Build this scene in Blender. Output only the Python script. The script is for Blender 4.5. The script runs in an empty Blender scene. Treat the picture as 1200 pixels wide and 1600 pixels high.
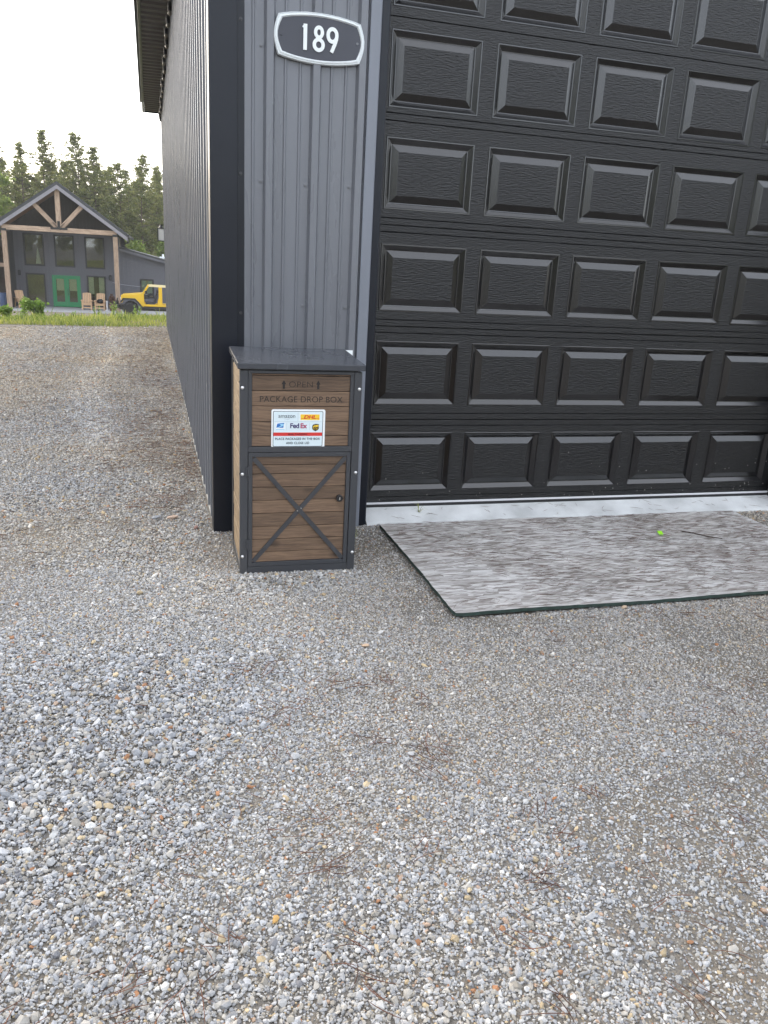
import bpy, bmesh, math, random
import numpy as np
from mathutils import Matrix, Vector

R = math.radians
random.seed(7)
rng = np.random.default_rng(11)
scene = bpy.context.scene
col = scene.collection

# ------------------------------------------------------------------ camera
cam_d = bpy.data.cameras.new('camera')
cam = bpy.data.objects.new('camera', cam_d)
col.objects.link(cam)
cam_d.sensor_fit = 'VERTICAL'
cam_d.sensor_height = 36.0
cam_d.lens = 27.902
cam_d.clip_start = 0.05
cam_d.clip_end = 3000
CAM = Vector((-1.2232, -4.4003, 1.4773))
rows_ = ((0.9612, -0.2707, 0.0536), (-0.0320, -0.3022, -0.9527), (0.2741, 0.9140, -0.2991))
rx, ry, rz = (Vector(r).normalized() for r in rows_)
M_ = Matrix((rx, -ry, -rz)).transposed().to_4x4()
cam.matrix_world = Matrix.Translation(CAM) @ M_
scene.camera = cam

# ------------------------------------------------------------------ light
SUN_EL, SUN_AZ = R(28), R(-30)          # azimuth measured from +y towards +x
world = bpy.data.worlds.new('World')
scene.world = world
world.use_nodes = True
wn, wl = world.node_tree.nodes, world.node_tree.links
wn.clear()
w_out = wn.new('ShaderNodeOutputWorld')
w_bg = wn.new('ShaderNodeBackground')
w_sky = wn.new('ShaderNodeTexSky')
w_sky.sky_type = 'NISHITA'
w_sky.sun_disc = False
w_sky.sun_elevation = SUN_EL
w_sky.sun_rotation = SUN_AZ
w_sky.air_density = 1.0
w_sky.dust_density = 3.0
w_sky.ozone_density = 1.0
w_mix = wn.new('ShaderNodeMix')          # thin bright overcast veil over the clear sky
w_mix.data_type = 'RGBA'
w_mix.inputs['Factor'].default_value = 0.52
wl.new(w_sky.outputs['Color'], w_mix.inputs['A'])
w_mix.inputs['B'].default_value = (11.5, 11.8, 12.4, 1)
w_bg.inputs['Strength'].default_value = 0.12
wl.new(w_mix.outputs['Result'], w_bg.inputs['Color'])
wl.new(w_bg.outputs['Background'], w_out.inputs['Surface'])

sun_d = bpy.data.lights.new('sun', 'SUN')
sun_d.energy = 0.8
sun_d.angle = R(40)
sun_d.color = (1.0, 0.93, 0.82)
sun = bpy.data.objects.new('sun', sun_d)
col.objects.link(sun)
sdir = Vector((math.sin(SUN_AZ) * math.cos(SUN_EL), math.cos(SUN_AZ) * math.cos(SUN_EL), math.sin(SUN_EL)))
sun.rotation_euler = sdir.to_track_quat('Z', 'Y').to_euler()
sun.location = (0, 0, 30)

scene.view_settings.view_transform = 'Standard'
scene.view_settings.look = 'None'
scene.view_settings.exposure = 1.45
scene.view_settings.gamma = 1.0
scene.view_settings.use_curve_mapping = False
scene.render.engine = 'CYCLES'
scene.cycles.max_bounces = 8
scene.cycles.transparent_max_bounces = 16


# ------------------------------------------------------------------ materials
def new_mat(name):
    m = bpy.data.materials.new(name)
    m.use_nodes = True
    nt = m.node_tree
    return m, nt, nt.nodes['Principled BSDF']


def simple(name, c, rough=0.5, metal=0.0, var=0.0, scale=8.0, bump=0.0, bscale=60.0, stretch=(1, 1, 1), spec=0.5):
    """one base colour with gentle noise variation and fine relief"""
    m, nt, b = new_mat(name)
    b.inputs['Roughness'].default_value = rough
    b.inputs['Metallic'].default_value = metal
    b.inputs['Specular IOR Level'].default_value = spec
    b.inputs['Base Color'].default_value = (*c, 1)
    tc = nt.nodes.new('ShaderNodeTexCoord')
    mp = nt.nodes.new('ShaderNodeMapping')
    mp.inputs['Scale'].default_value = stretch
    nt.links.new(tc.outputs['Object'], mp.inputs['Vector'])
    if var > 0:
        n = nt.nodes.new('ShaderNodeTexNoise')
        n.inputs['Scale'].default_value = scale
        n.inputs['Detail'].default_value = 6
        nt.links.new(mp.outputs['Vector'], n.inputs['Vector'])
        r = nt.nodes.new('ShaderNodeValToRGB')
        r.color_ramp.elements[0].position = 0.3
        r.color_ramp.elements[1].position = 0.72
        r.color_ramp.elements[0].color = (*[max(0, x * (1 - var)) for x in c], 1)
        r.color_ramp.elements[1].color = (*[min(1, x * (1 + var)) for x in c], 1)
        nt.links.new(n.outputs['Fac'], r.inputs['Fac'])
        nt.links.new(r.outputs['Color'], b.inputs['Base Color'])
    if bump > 0:
        n2 = nt.nodes.new('ShaderNodeTexNoise')
        n2.inputs['Scale'].default_value = bscale
        n2.inputs['Detail'].default_value = 4
        nt.links.new(mp.outputs['Vector'], n2.inputs['Vector'])
        bp = nt.nodes.new('ShaderNodeBump')
        bp.inputs['Strength'].default_value = bump
        bp.inputs['Distance'].default_value = 0.004
        nt.links.new(n2.outputs['Fac'], bp.inputs['Height'])
        nt.links.new(bp.outputs['Normal'], b.inputs['Normal'])
    return m


def wood(name, dark, light, rough=0.65, knots=True, grain=(1.2, 14, 30), bump=0.25, hue=0.25):
    """plank timber with grain along local x, knots, and each piece a little different"""
    m, nt, b = new_mat(name)
    L = nt.links
    b.inputs['Roughness'].default_value = rough
    tc = nt.nodes.new('ShaderNodeTexCoord')
    oi = nt.nodes.new('ShaderNodeObjectInfo')
    mul = nt.nodes.new('ShaderNodeMath'); mul.operation = 'MULTIPLY'; mul.inputs[1].default_value = 37.0
    L.new(oi.outputs['Random'], mul.inputs[0])
    comb = nt.nodes.new('ShaderNodeCombineXYZ')
    for k in range(3):
        L.new(mul.outputs[0], comb.inputs[k])
    add = nt.nodes.new('ShaderNodeVectorMath'); add.operation = 'ADD'
    L.new(tc.outputs['Object'], add.inputs[0]); L.new(comb.outputs[0], add.inputs[1])
    # slow warp so that the grain lines wander
    wp = nt.nodes.new('ShaderNodeTexNoise'); wp.inputs['Scale'].default_value = 5.0; wp.inputs['Detail'].default_value = 2
    L.new(add.outputs[0], wp.inputs['Vector'])
    ws = nt.nodes.new('ShaderNodeVectorMath'); ws.operation = 'SCALE'; ws.inputs['Scale'].default_value = 0.035
    L.new(wp.outputs['Color'], ws.inputs[0])
    ad2 = nt.nodes.new('ShaderNodeVectorMath'); ad2.operation = 'ADD'
    L.new(add.outputs[0], ad2.inputs[0]); L.new(ws.outputs[0], ad2.inputs[1])
    mp = nt.nodes.new('ShaderNodeMapping'); mp.inputs['Scale'].default_value = grain
    L.new(ad2.outputs[0], mp.inputs['Vector'])
    n = nt.nodes.new('ShaderNodeTexNoise'); n.inputs['Scale'].default_value = 5.0; n.inputs['Detail'].default_value = 8; n.inputs['Roughness'].default_value = 0.65
    L.new(mp.outputs[0], n.inputs['Vector'])
    r = nt.nodes.new('ShaderNodeValToRGB')
    r.color_ramp.elements[0].position = 0.32; r.color_ramp.elements[0].color = (*dark, 1)
    r.color_ramp.elements[1].position = 0.68; r.color_ramp.elements[1].color = (*light, 1)
    L.new(n.outputs['Fac'], r.inputs['Fac'])
    hs = nt.nodes.new('ShaderNodeHueSaturation')
    mr = nt.nodes.new('ShaderNodeMapRange')
    mr.inputs['To Min'].default_value = 1 - hue; mr.inputs['To Max'].default_value = 1 + hue
    L.new(oi.outputs['Random'], mr.inputs['Value'])
    L.new(mr.outputs[0], hs.inputs['Value'])
    L.new(r.outputs['Color'], hs.inputs['Color'])
    last = hs.outputs['Color']
    if knots:
        kv = nt.nodes.new('ShaderNodeTexVoronoi'); kv.inputs['Scale'].default_value = 4.2
        kmp = nt.nodes.new('ShaderNodeMapping'); kmp.inputs['Scale'].default_value = (1, 1.0, 1.7)
        L.new(ad2.outputs[0], kmp.inputs['Vector']); L.new(kmp.outputs[0], kv.inputs['Vector'])
        kr = nt.nodes.new('ShaderNodeValToRGB')
        kr.color_ramp.elements[0].position = 0.05; kr.color_ramp.elements[0].color = (0.75, 0.75, 0.75, 1)
        kr.color_ramp.elements[1].position = 0.17; kr.color_ramp.elements[1].color = (0, 0, 0, 1)
        L.new(kv.outputs['Distance'], kr.inputs['Fac'])
        mx = nt.nodes.new('ShaderNodeMix'); mx.data_type = 'RGBA'
        L.new(kr.outputs['Color'], mx.inputs['Factor'])
        L.new(last, mx.inputs['A'])
        mx.inputs['B'].default_value = (*[x * 0.45 for x in dark], 1)
        last = mx.outputs['Result']
    L.new(last, b.inputs['Base Color'])
    bp = nt.nodes.new('ShaderNodeBump'); bp.inputs['Strength'].default_value = bump; bp.inputs['Distance'].default_value = 0.003
    L.new(n.outputs['Fac'], bp.inputs['Height']); L.new(bp.outputs['Normal'], b.inputs['Normal'])
    return m


def leafmat(name, c1, c2, trans=0.35, rough=0.55):
    """leaf or needle: two tones spread piece by piece, light passing through"""
    m, nt, b = new_mat(name)
    L = nt.links
    at = nt.nodes.new('ShaderNodeAttribute'); at.attribute_name = 'tone'
    r = nt.nodes.new('ShaderNodeValToRGB')
    r.color_ramp.elements[0].color = (*c1, 1); r.color_ramp.elements[1].color = (*c2, 1)
    L.new(at.outputs['Fac'], r.inputs['Fac'])
    L.new(r.outputs['Color'], b.inputs['Base Color'])
    b.inputs['Roughness'].default_value = rough
    b.inputs['Specular IOR Level'].default_value = 0.25
    tr = nt.nodes.new('ShaderNodeBsdfTranslucent')
    L.new(r.outputs['Color'], tr.inputs['Color'])
    mx = nt.nodes.new('ShaderNodeMixShader'); mx.inputs[0].default_value = trans
    out = nt.nodes['Material Output']
    L.new(b.outputs[0], mx.inputs[1]); L.new(tr.outputs[0], mx.inputs[2])
    L.new(mx.outputs[0], out.inputs['Surface'])
    return m


def steel_paint(name, c, rough=0.35, wave=0.08, spec=0.5):
    """painted sheet steel: slight waviness, dust and faint streaks"""
    m, nt, b = new_mat(name)
    L = nt.links
    tc = nt.nodes.new('ShaderNodeTexCoord')
    mp = nt.nodes.new('ShaderNodeMapping'); mp.inputs['Scale'].default_value = (3, 3, 0.5)
    L.new(tc.outputs['Object'], mp.inputs['Vector'])
    n = nt.nodes.new('ShaderNodeTexNoise'); n.inputs['Scale'].default_value = 3; n.inputs['Detail'].default_value = 5
    L.new(mp.outputs[0], n.inputs['Vector'])
    r = nt.nodes.new('ShaderNodeValToRGB')
    r.color_ramp.elements[0].position = 0.3; r.color_ramp.elements[1].position = 0.75
    r.color_ramp.elements[0].color = (*[x * 0.92 for x in c], 1); r.color_ramp.elements[1].color = (*[x * 1.08 for x in c], 1)
    L.new(n.outputs['Fac'], r.inputs['Fac']); L.new(r.outputs['Color'], b.inputs['Base Color'])
    b.inputs['Specular IOR Level'].default_value = spec
    mr = nt.nodes.new('ShaderNodeMapRange'); mr.inputs['To Min'].default_value = rough - 0.06; mr.inputs['To Max'].default_value = rough + 0.1
    L.new(n.outputs['Fac'], mr.inputs['Value']); L.new(mr.outputs[0], b.inputs['Roughness'])
    n2 = nt.nodes.new('ShaderNodeTexNoise'); n2.inputs['Scale'].default_value = 3.5; n2.inputs['Detail'].default_value = 1
    L.new(tc.outputs['Object'], n2.inputs['Vector'])
    bp = nt.nodes.new('ShaderNodeBump'); bp.inputs['Strength'].default_value = wave; bp.inputs['Distance'].default_value = 0.02
    L.new(n2.outputs['Fac'], bp.inputs['Height']); L.new(bp.outputs['Normal'], b.inputs['Normal'])
    return m


def embossed_door(grain=True):
    """black door skin stamped with a horizontal wood-grain relief and some dried specks"""
    m, nt, b = new_mat('black_embossed_steel' if grain else 'black_smooth_steel')
    L = nt.links
    if not grain:
        b.inputs['Base Color'].default_value = (0.004, 0.004, 0.005, 1)
        b.inputs['Roughness'].default_value = 0.2
        b.inputs['Specular IOR Level'].default_value = 0.9
        return m
    tc = nt.nodes.new('ShaderNodeTexCoord')
    oi = nt.nodes.new('ShaderNodeObjectInfo')
    mul = nt.nodes.new('ShaderNodeVectorMath'); mul.operation = 'ADD'
    L.new(tc.outputs['Object'], mul.inputs[0]); L.new(oi.outputs['Location'], mul.inputs[1])
    wv = nt.nodes.new('ShaderNodeTexNoise'); wv.inputs['Scale'].default_value = 9; wv.inputs['Detail'].default_value = 2
    L.new(mul.outputs[0], wv.inputs['Vector'])
    sc = nt.nodes.new('ShaderNodeVectorMath'); sc.operation = 'SCALE'; sc.inputs['Scale'].default_value = 0.004
    L.new(wv.outputs['Color'], sc.inputs[0])
    ad = nt.nodes.new('ShaderNodeVectorMath'); ad.operation = 'ADD'
    L.new(mul.outputs[0], ad.inputs[0]); L.new(sc.outputs[0], ad.inputs[1])
    mp = nt.nodes.new('ShaderNodeMapping'); mp.inputs['Scale'].default_value = (30, 40, 150)
    L.new(ad.outputs[0], mp.inputs['Vector'])
    n = nt.nodes.new('ShaderNodeTexNoise'); n.inputs['Scale'].default_value = 1.0; n.inputs['Detail'].default_value = 5; n.inputs['Roughness'].default_value = 0.62
    L.new(mp.outputs[0], n.inputs['Vector'])
    bp = nt.nodes.new('ShaderNodeBump'); bp.inputs['Strength'].default_value = 0.9; bp.inputs['Distance'].default_value = 0.005
    L.new(n.outputs['Fac'], bp.inputs['Height']); L.new(bp.outputs['Normal'], b.inputs['Normal'])
    r = nt.nodes.new('ShaderNodeValToRGB')
    r.color_ramp.elements[0].position = 0.35; r.color_ramp.elements[1].position = 0.7
    r.color_ramp.elements[0].color = (0.002, 0.002, 0.0024, 1); r.color_ramp.elements[1].color = (0.005, 0.005, 0.006, 1)
    L.new(n.outputs['Fac'], r.inputs['Fac'])
    sn = nt.nodes.new('ShaderNodeTexVoronoi'); sn.inputs['Scale'].default_value = 34
    L.new(mul.outputs[0], sn.inputs['Vector'])
    sl_ = nt.nodes.new('ShaderNodeMath'); sl_.operation = 'LESS_THAN'; sl_.inputs[1].default_value = 0.13
    L.new(sn.outputs['Distance'], sl_.inputs[0])
    sg = nt.nodes.new('ShaderNodeSeparateXYZ'); L.new(mul.outputs[0], sg.inputs[0])
    sr = nt.nodes.new('ShaderNodeMapRange'); sr.inputs['From Min'].default_value = 0.12; sr.inputs['From Max'].default_value = 0.42
    sr.inputs['To Min'].default_value = 0.55; sr.inputs['To Max'].default_value = 0.0
    L.new(sg.outputs[2], sr.inputs['Value'])
    sc2 = nt.nodes.new('ShaderNodeSeparateColor'); L.new(sn.outputs['Color'], sc2.inputs[0])
    lt_ = nt.nodes.new('ShaderNodeMath'); lt_.operation = 'LESS_THAN'; L.new(sc2.outputs[0], lt_.inputs[0]); L.new(sr.outputs[0], lt_.inputs[1])
    sm_ = nt.nodes.new('ShaderNodeMath'); sm_.operation = 'MULTIPLY'; L.new(sl_.outputs[0], sm_.inputs[0]); L.new(lt_.outputs[0], sm_.inputs[1])
    dm = nt.nodes.new('ShaderNodeMix'); dm.data_type = 'RGBA'
    L.new(sm_.outputs[0], dm.inputs['Factor']); L.new(r.outputs['Color'], dm.inputs['A']); dm.inputs['B'].default_value = (0.16, 0.15, 0.14, 1)
    L.new(dm.outputs['Result'], b.inputs['Base Color'])
    b.inputs['Roughness'].default_value = 0.26
    b.inputs['Specular IOR Level'].default_value = 0.52
    return m


def stone_mat():
    m, nt, b = new_mat('crushed_stone')
    L = nt.links
    at = nt.nodes.new('ShaderNodeAttribute'); at.attribute_name = 'stone_colour'; at.attribute_type = 'INSTANCER'
    tc = nt.nodes.new('ShaderNodeTexCoord')
    n = nt.nodes.new('ShaderNodeTexNoise'); n.inputs['Scale'].default_value = 2.5; n.inputs['Detail'].default_value = 5
    L.new(tc.outputs['Object'], n.inputs['Vector'])
    mr = nt.nodes.new('ShaderNodeMapRange'); mr.inputs['To Min'].default_value = 0.72; mr.inputs['To Max'].default_value = 1.25
    L.new(n.outputs['Fac'], mr.inputs['Value'])
    mx = nt.nodes.new('ShaderNodeVectorMath'); mx.operation = 'SCALE'
    L.new(at.outputs['Color'], mx.inputs[0]); L.new(mr.outputs[0], mx.inputs['Scale'])
    L.new(mx.outputs[0], b.inputs['Base Color'])
    b.inputs['Roughness'].default_value = 0.85
    b.inputs['Specular IOR Level'].default_value = 0.3
    return m


def glass_mat(name, tint=(0.02, 0.022, 0.02), clear=0.0):
    m, nt, b = new_mat(name)
    b.inputs['Base Color'].default_value = (*tint, 1)
    b.inputs['Roughness'].default_value = 0.03
    b.inputs['Specular IOR Level'].default_value = 0.9
    if clear > 0:
        L = nt.links
        tr = nt.nodes.new('ShaderNodeBsdfTransparent'); tr.inputs['Color'].default_value = (0.85, 0.9, 0.86, 1)
        gl = nt.nodes.new('ShaderNodeBsdfGlossy'); gl.inputs['Roughness'].default_value = 0.02
        fr = nt.nodes.new('ShaderNodeFresnel'); fr.inputs['IOR'].default_value = 1.9
        mx = nt.nodes.new('ShaderNodeMixShader')
        L.new(fr.outputs[0], mx.inputs[0]); L.new(tr.outputs[0], mx.inputs[1]); L.new(gl.outputs[0], mx.inputs[2])
        L.new(mx.outputs[0], nt.nodes['Material Output'].inputs['Surface'])
    return m


def ground_mat():
    """gravel fines on the pad, soil under the grass bank, packed gravel by the house"""
    m, nt, b = new_mat('ground_surface')
    L = nt.links
    tc = nt.nodes.new('ShaderNodeTexCoord')

    def noise(scale, detail, rough=0.55):
        n = nt.nodes.new('ShaderNodeTexNoise'); n.inputs['Scale'].default_value = scale
        n.inputs['Detail'].default_value = detail; n.inputs['Roughness'].default_value = rough
        L.new(tc.outputs['Object'], n.inputs['Vector']); return n
    v = nt.nodes.new('ShaderNodeTexVoronoi'); v.inputs['Scale'].default_value = 170
    L.new(tc.outputs['Object'], v.inputs['Vector'])
    hs = nt.nodes.new('ShaderNodeSeparateColor'); L.new(v.outputs['Color'], hs.inputs[0])
    cr = nt.nodes.new('ShaderNodeValToRGB')
    e = cr.color_ramp.elements
    e[0].position = 0.0; e[0].color = (0.10, 0.09, 0.078, 1)
    e[1].position = 1.0; e[1].color = (0.24, 0.225, 0.205, 1)
    x = e.new(0.5); x.color = (0.15, 0.145, 0.14, 1)
    x = e.new(0.8); x.color = (0.18, 0.15, 0.11, 1)
    L.new(hs.outputs[0], cr.inputs['Fac'])
    n1 = noise(2.2, 6)
    r1 = nt.nodes.new('ShaderNodeValToRGB')
    r1.color_ramp.elements[0].position = 0.35; r1.color_ramp.elements[0].color = (0.18, 0.150, 0.112, 1)
    r1.color_ramp.elements[1].position = 0.62; r1.color_ramp.elements[1].color = (0.165, 0.155, 0.142, 1)
    L.new(n1.outputs['Fac'], r1.inputs['Fac'])
    mx = nt.nodes.new('ShaderNodeMix'); mx.data_type = 'RGBA'; mx.inputs['Factor'].default_value = 0.55
    L.new(r1.outputs['Color'], mx.inputs['A']); L.new(cr.outputs['Color'], mx.inputs['B'])
    # soil further off
    n2 = noise(0.5, 5)
    r2 = nt.nodes.new('ShaderNodeValToRGB')
    r2.color_ramp.elements[0].position = 0.4; r2.color_ramp.elements[0].color = (0.07, 0.085, 0.03, 1)
    r2.color_ramp.elements[1].position = 0.65; r2.color_ramp.elements[1].color = (0.15, 0.12, 0.07, 1)
    L.new(n2.outputs['Fac'], r2.inputs['Fac'])
    r3 = nt.nodes.new('ShaderNodeValToRGB')
    r3.color_ramp.elements[0].color = (0.20, 0.165, 0.13, 1); r3.color_ramp.elements[1].color = (0.30, 0.25, 0.20, 1)
    L.new(noise(1.2, 8).outputs['Fac'], r3.inputs['Fac'])
    sep = nt.nodes.new('ShaderNodeSeparateXYZ'); L.new(tc.outputs['Object'], sep.inputs[0])

    def step(lo, hi):
        q = nt.nodes.new('ShaderNodeMapRange'); q.inputs['From Min'].default_value = lo; q.inputs['From Max'].default_value = hi
        L.new(sep.outputs[1], q.inputs['Value']); return q
    ma = nt.nodes.new('ShaderNodeMix'); ma.data_type = 'RGBA'
    L.new(step(12.2, 13.2).outputs[0], ma.inputs['Factor']); L.new(mx.outputs['Result'], ma.inputs['A']); L.new(r2.outputs['Color'], ma.inputs['B'])
    mb = nt.nodes.new('ShaderNodeMix'); mb.data_type = 'RGBA'
    L.new(step(37.0, 43.0).outputs[0], mb.inputs['Factor']); L.new(ma.outputs['Result'], mb.inputs['A']); L.new(r3.outputs['Color'], mb.inputs['B'])
    mc = nt.nodes.new('ShaderNodeMix'); mc.data_type = 'RGBA'
    L.new(step(54.0, 57.0).outputs[0], mc.inputs['Factor']); L.new(mb.outputs['Result'], mc.inputs['A']); L.new(r2.outputs['Color'], mc.inputs['B'])
    L.new(mc.outputs['Result'], b.inputs['Base Color'])
    b.inputs['Roughness'].default_value = 0.95
    b.inputs['Specular IOR Level'].default_value = 0.2
    bp = nt.nodes.new('ShaderNodeBump'); bp.inputs['Strength'].default_value = 0.9; bp.inputs['Distance'].default_value = 0.005; bp.invert = True
    L.new(v.outputs['Distance'], bp.inputs['Height'])
    L.new(bp.outputs['Normal'], b.inputs['Normal'])
    return m


def osb_mat():
    m, nt, b = new_mat('weathered_strand_board')
    L = nt.links
    tc = nt.nodes.new('ShaderNodeTexCoord')

    def layer(scale, rot, detail=4):
        mp = nt.nodes.new('ShaderNodeMapping'); mp.inputs['Scale'].default_value = scale; mp.inputs['Rotation'].default_value = (0, 0, rot)
        L.new(tc.outputs['Object'], mp.inputs['Vector'])
        n = nt.nodes.new('ShaderNodeTexNoise'); n.inputs['Scale'].default_value = 1; n.inputs['Detail'].default_value = detail; n.inputs['Roughness'].default_value = 0.7
        L.new(mp.outputs[0], n.inputs['Vector']); return n
    def flakes(scale, rot, off):
        mp = nt.nodes.new('ShaderNodeMapping'); mp.inputs['Scale'].default_value = scale
        mp.inputs['Rotation'].default_value = (0, 0, rot); mp.inputs['Location'].default_value = (off, off, 0)
        wq = nt.nodes.new('ShaderNodeTexNoise'); wq.inputs['Scale'].default_value = 14; wq.inputs['Detail'].default_value = 2
        L.new(tc.outputs['Object'], wq.inputs['Vector'])
        sv = nt.nodes.new('ShaderNodeVectorMath'); sv.operation = 'SCALE'; sv.inputs['Scale'].default_value = 0.02
        L.new(wq.outputs['Color'], sv.inputs[0])
        av = nt.nodes.new('ShaderNodeVectorMath'); av.operation = 'ADD'
        L.new(tc.outputs['Object'], av.inputs[0]); L.new(sv.outputs[0], av.inputs[1])
        L.new(av.outputs[0], mp.inputs['Vector'])
        vo = nt.nodes.new('ShaderNodeTexVoronoi'); vo.inputs['Scale'].default_value = 1.0
        L.new(mp.outputs[0], vo.inputs['Vector'])
        sp = nt.nodes.new('ShaderNodeSeparateColor'); L.new(vo.outputs['Color'], sp.inputs[0])
        return sp
    a = flakes((12, 60, 1), 0.14, 0.0); c = flakes((15, 80, 1), -0.30, 3.7); d = flakes((11, 52, 1), 0.5, 8.1)
    f = layer((12, 230, 1), 0.03, 4)
    mx = nt.nodes.new('ShaderNodeMix')
    pick = nt.nodes.new('ShaderNodeMath'); pick.operation = 'GREATER_THAN'; pick.inputs[1].default_value = 0.55
    L.new(a.outputs[1], pick.inputs[0])
    L.new(pick.outputs[0], mx.inputs[0]); L.new(a.outputs[0], mx.inputs[2]); L.new(c.outputs[0], mx.inputs[3])
    mxb = nt.nodes.new('ShaderNodeMix')
    pick2 = nt.nodes.new('ShaderNodeMath'); pick2.operation = 'GREATER_THAN'; pick2.inputs[1].default_value = 0.72
    L.new(d.outputs[1], pick2.inputs[0])
    L.new(pick2.outputs[0], mxb.inputs[0]); L.new(mx.outputs[0], mxb.inputs[2]); L.new(d.outputs[0], mxb.inputs[3])
    mx2 = nt.nodes.new('ShaderNodeMix'); mx2.inputs[0].default_value = 0.62
    L.new(mxb.outputs[0], mx2.inputs[2]); L.new(f.outputs['Fac'], mx2.inputs[3])
    r = nt.nodes.new('ShaderNodeValToRGB')
    e = r.color_ramp.elements
    e[0].position = 0.26; e[0].color = (0.13, 0.112, 0.096, 1)
    e[1].position = 0.68; e[1].color = (0.56, 0.55, 0.54, 1)
    x = e.new(0.38); x.color = (0.30, 0.283, 0.27, 1)
    x = e.new(0.52); x.color = (0.41, 0.40, 0.39, 1)
    L.new(mx2.outputs[0], r.inputs['Fac'])
    big = layer((1.6, 3.0, 1), 0.2, 5)
    r2 = nt.nodes.new('ShaderNodeValToRGB')
    r2.color_ramp.elements[0].position = 0.35; r2.color_ramp.elements[0].color = (0.84, 0.81, 0.79, 1)
    r2.color_ramp.elements[1].position = 0.6; r2.color_ramp.elements[1].color = (1, 1, 1, 1)
    L.new(big.outputs['Fac'], r2.inputs['Fac'])
    mm = nt.nodes.new('ShaderNodeMix'); mm.data_type = 'RGBA'; mm.blend_type = 'MULTIPLY'; mm.inputs['Factor'].default_value = 1
    L.new(r.outputs['Color'], mm.inputs['A']); L.new(r2.outputs['Color'], mm.inputs['B'])
    L.new(mm.outputs['Result'], b.inputs['Base Color'])
    b.inputs['Roughness'].default_value = 0.9
    bp = nt.nodes.new('ShaderNodeBump'); bp.inputs['Strength'].default_value = 0.6; bp.inputs['Distance'].default_value = 0.004
    L.new(mx2.outputs[0], bp.inputs['Height']); L.new(bp.outputs['Normal'], b.inputs['Normal'])
    return m


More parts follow.
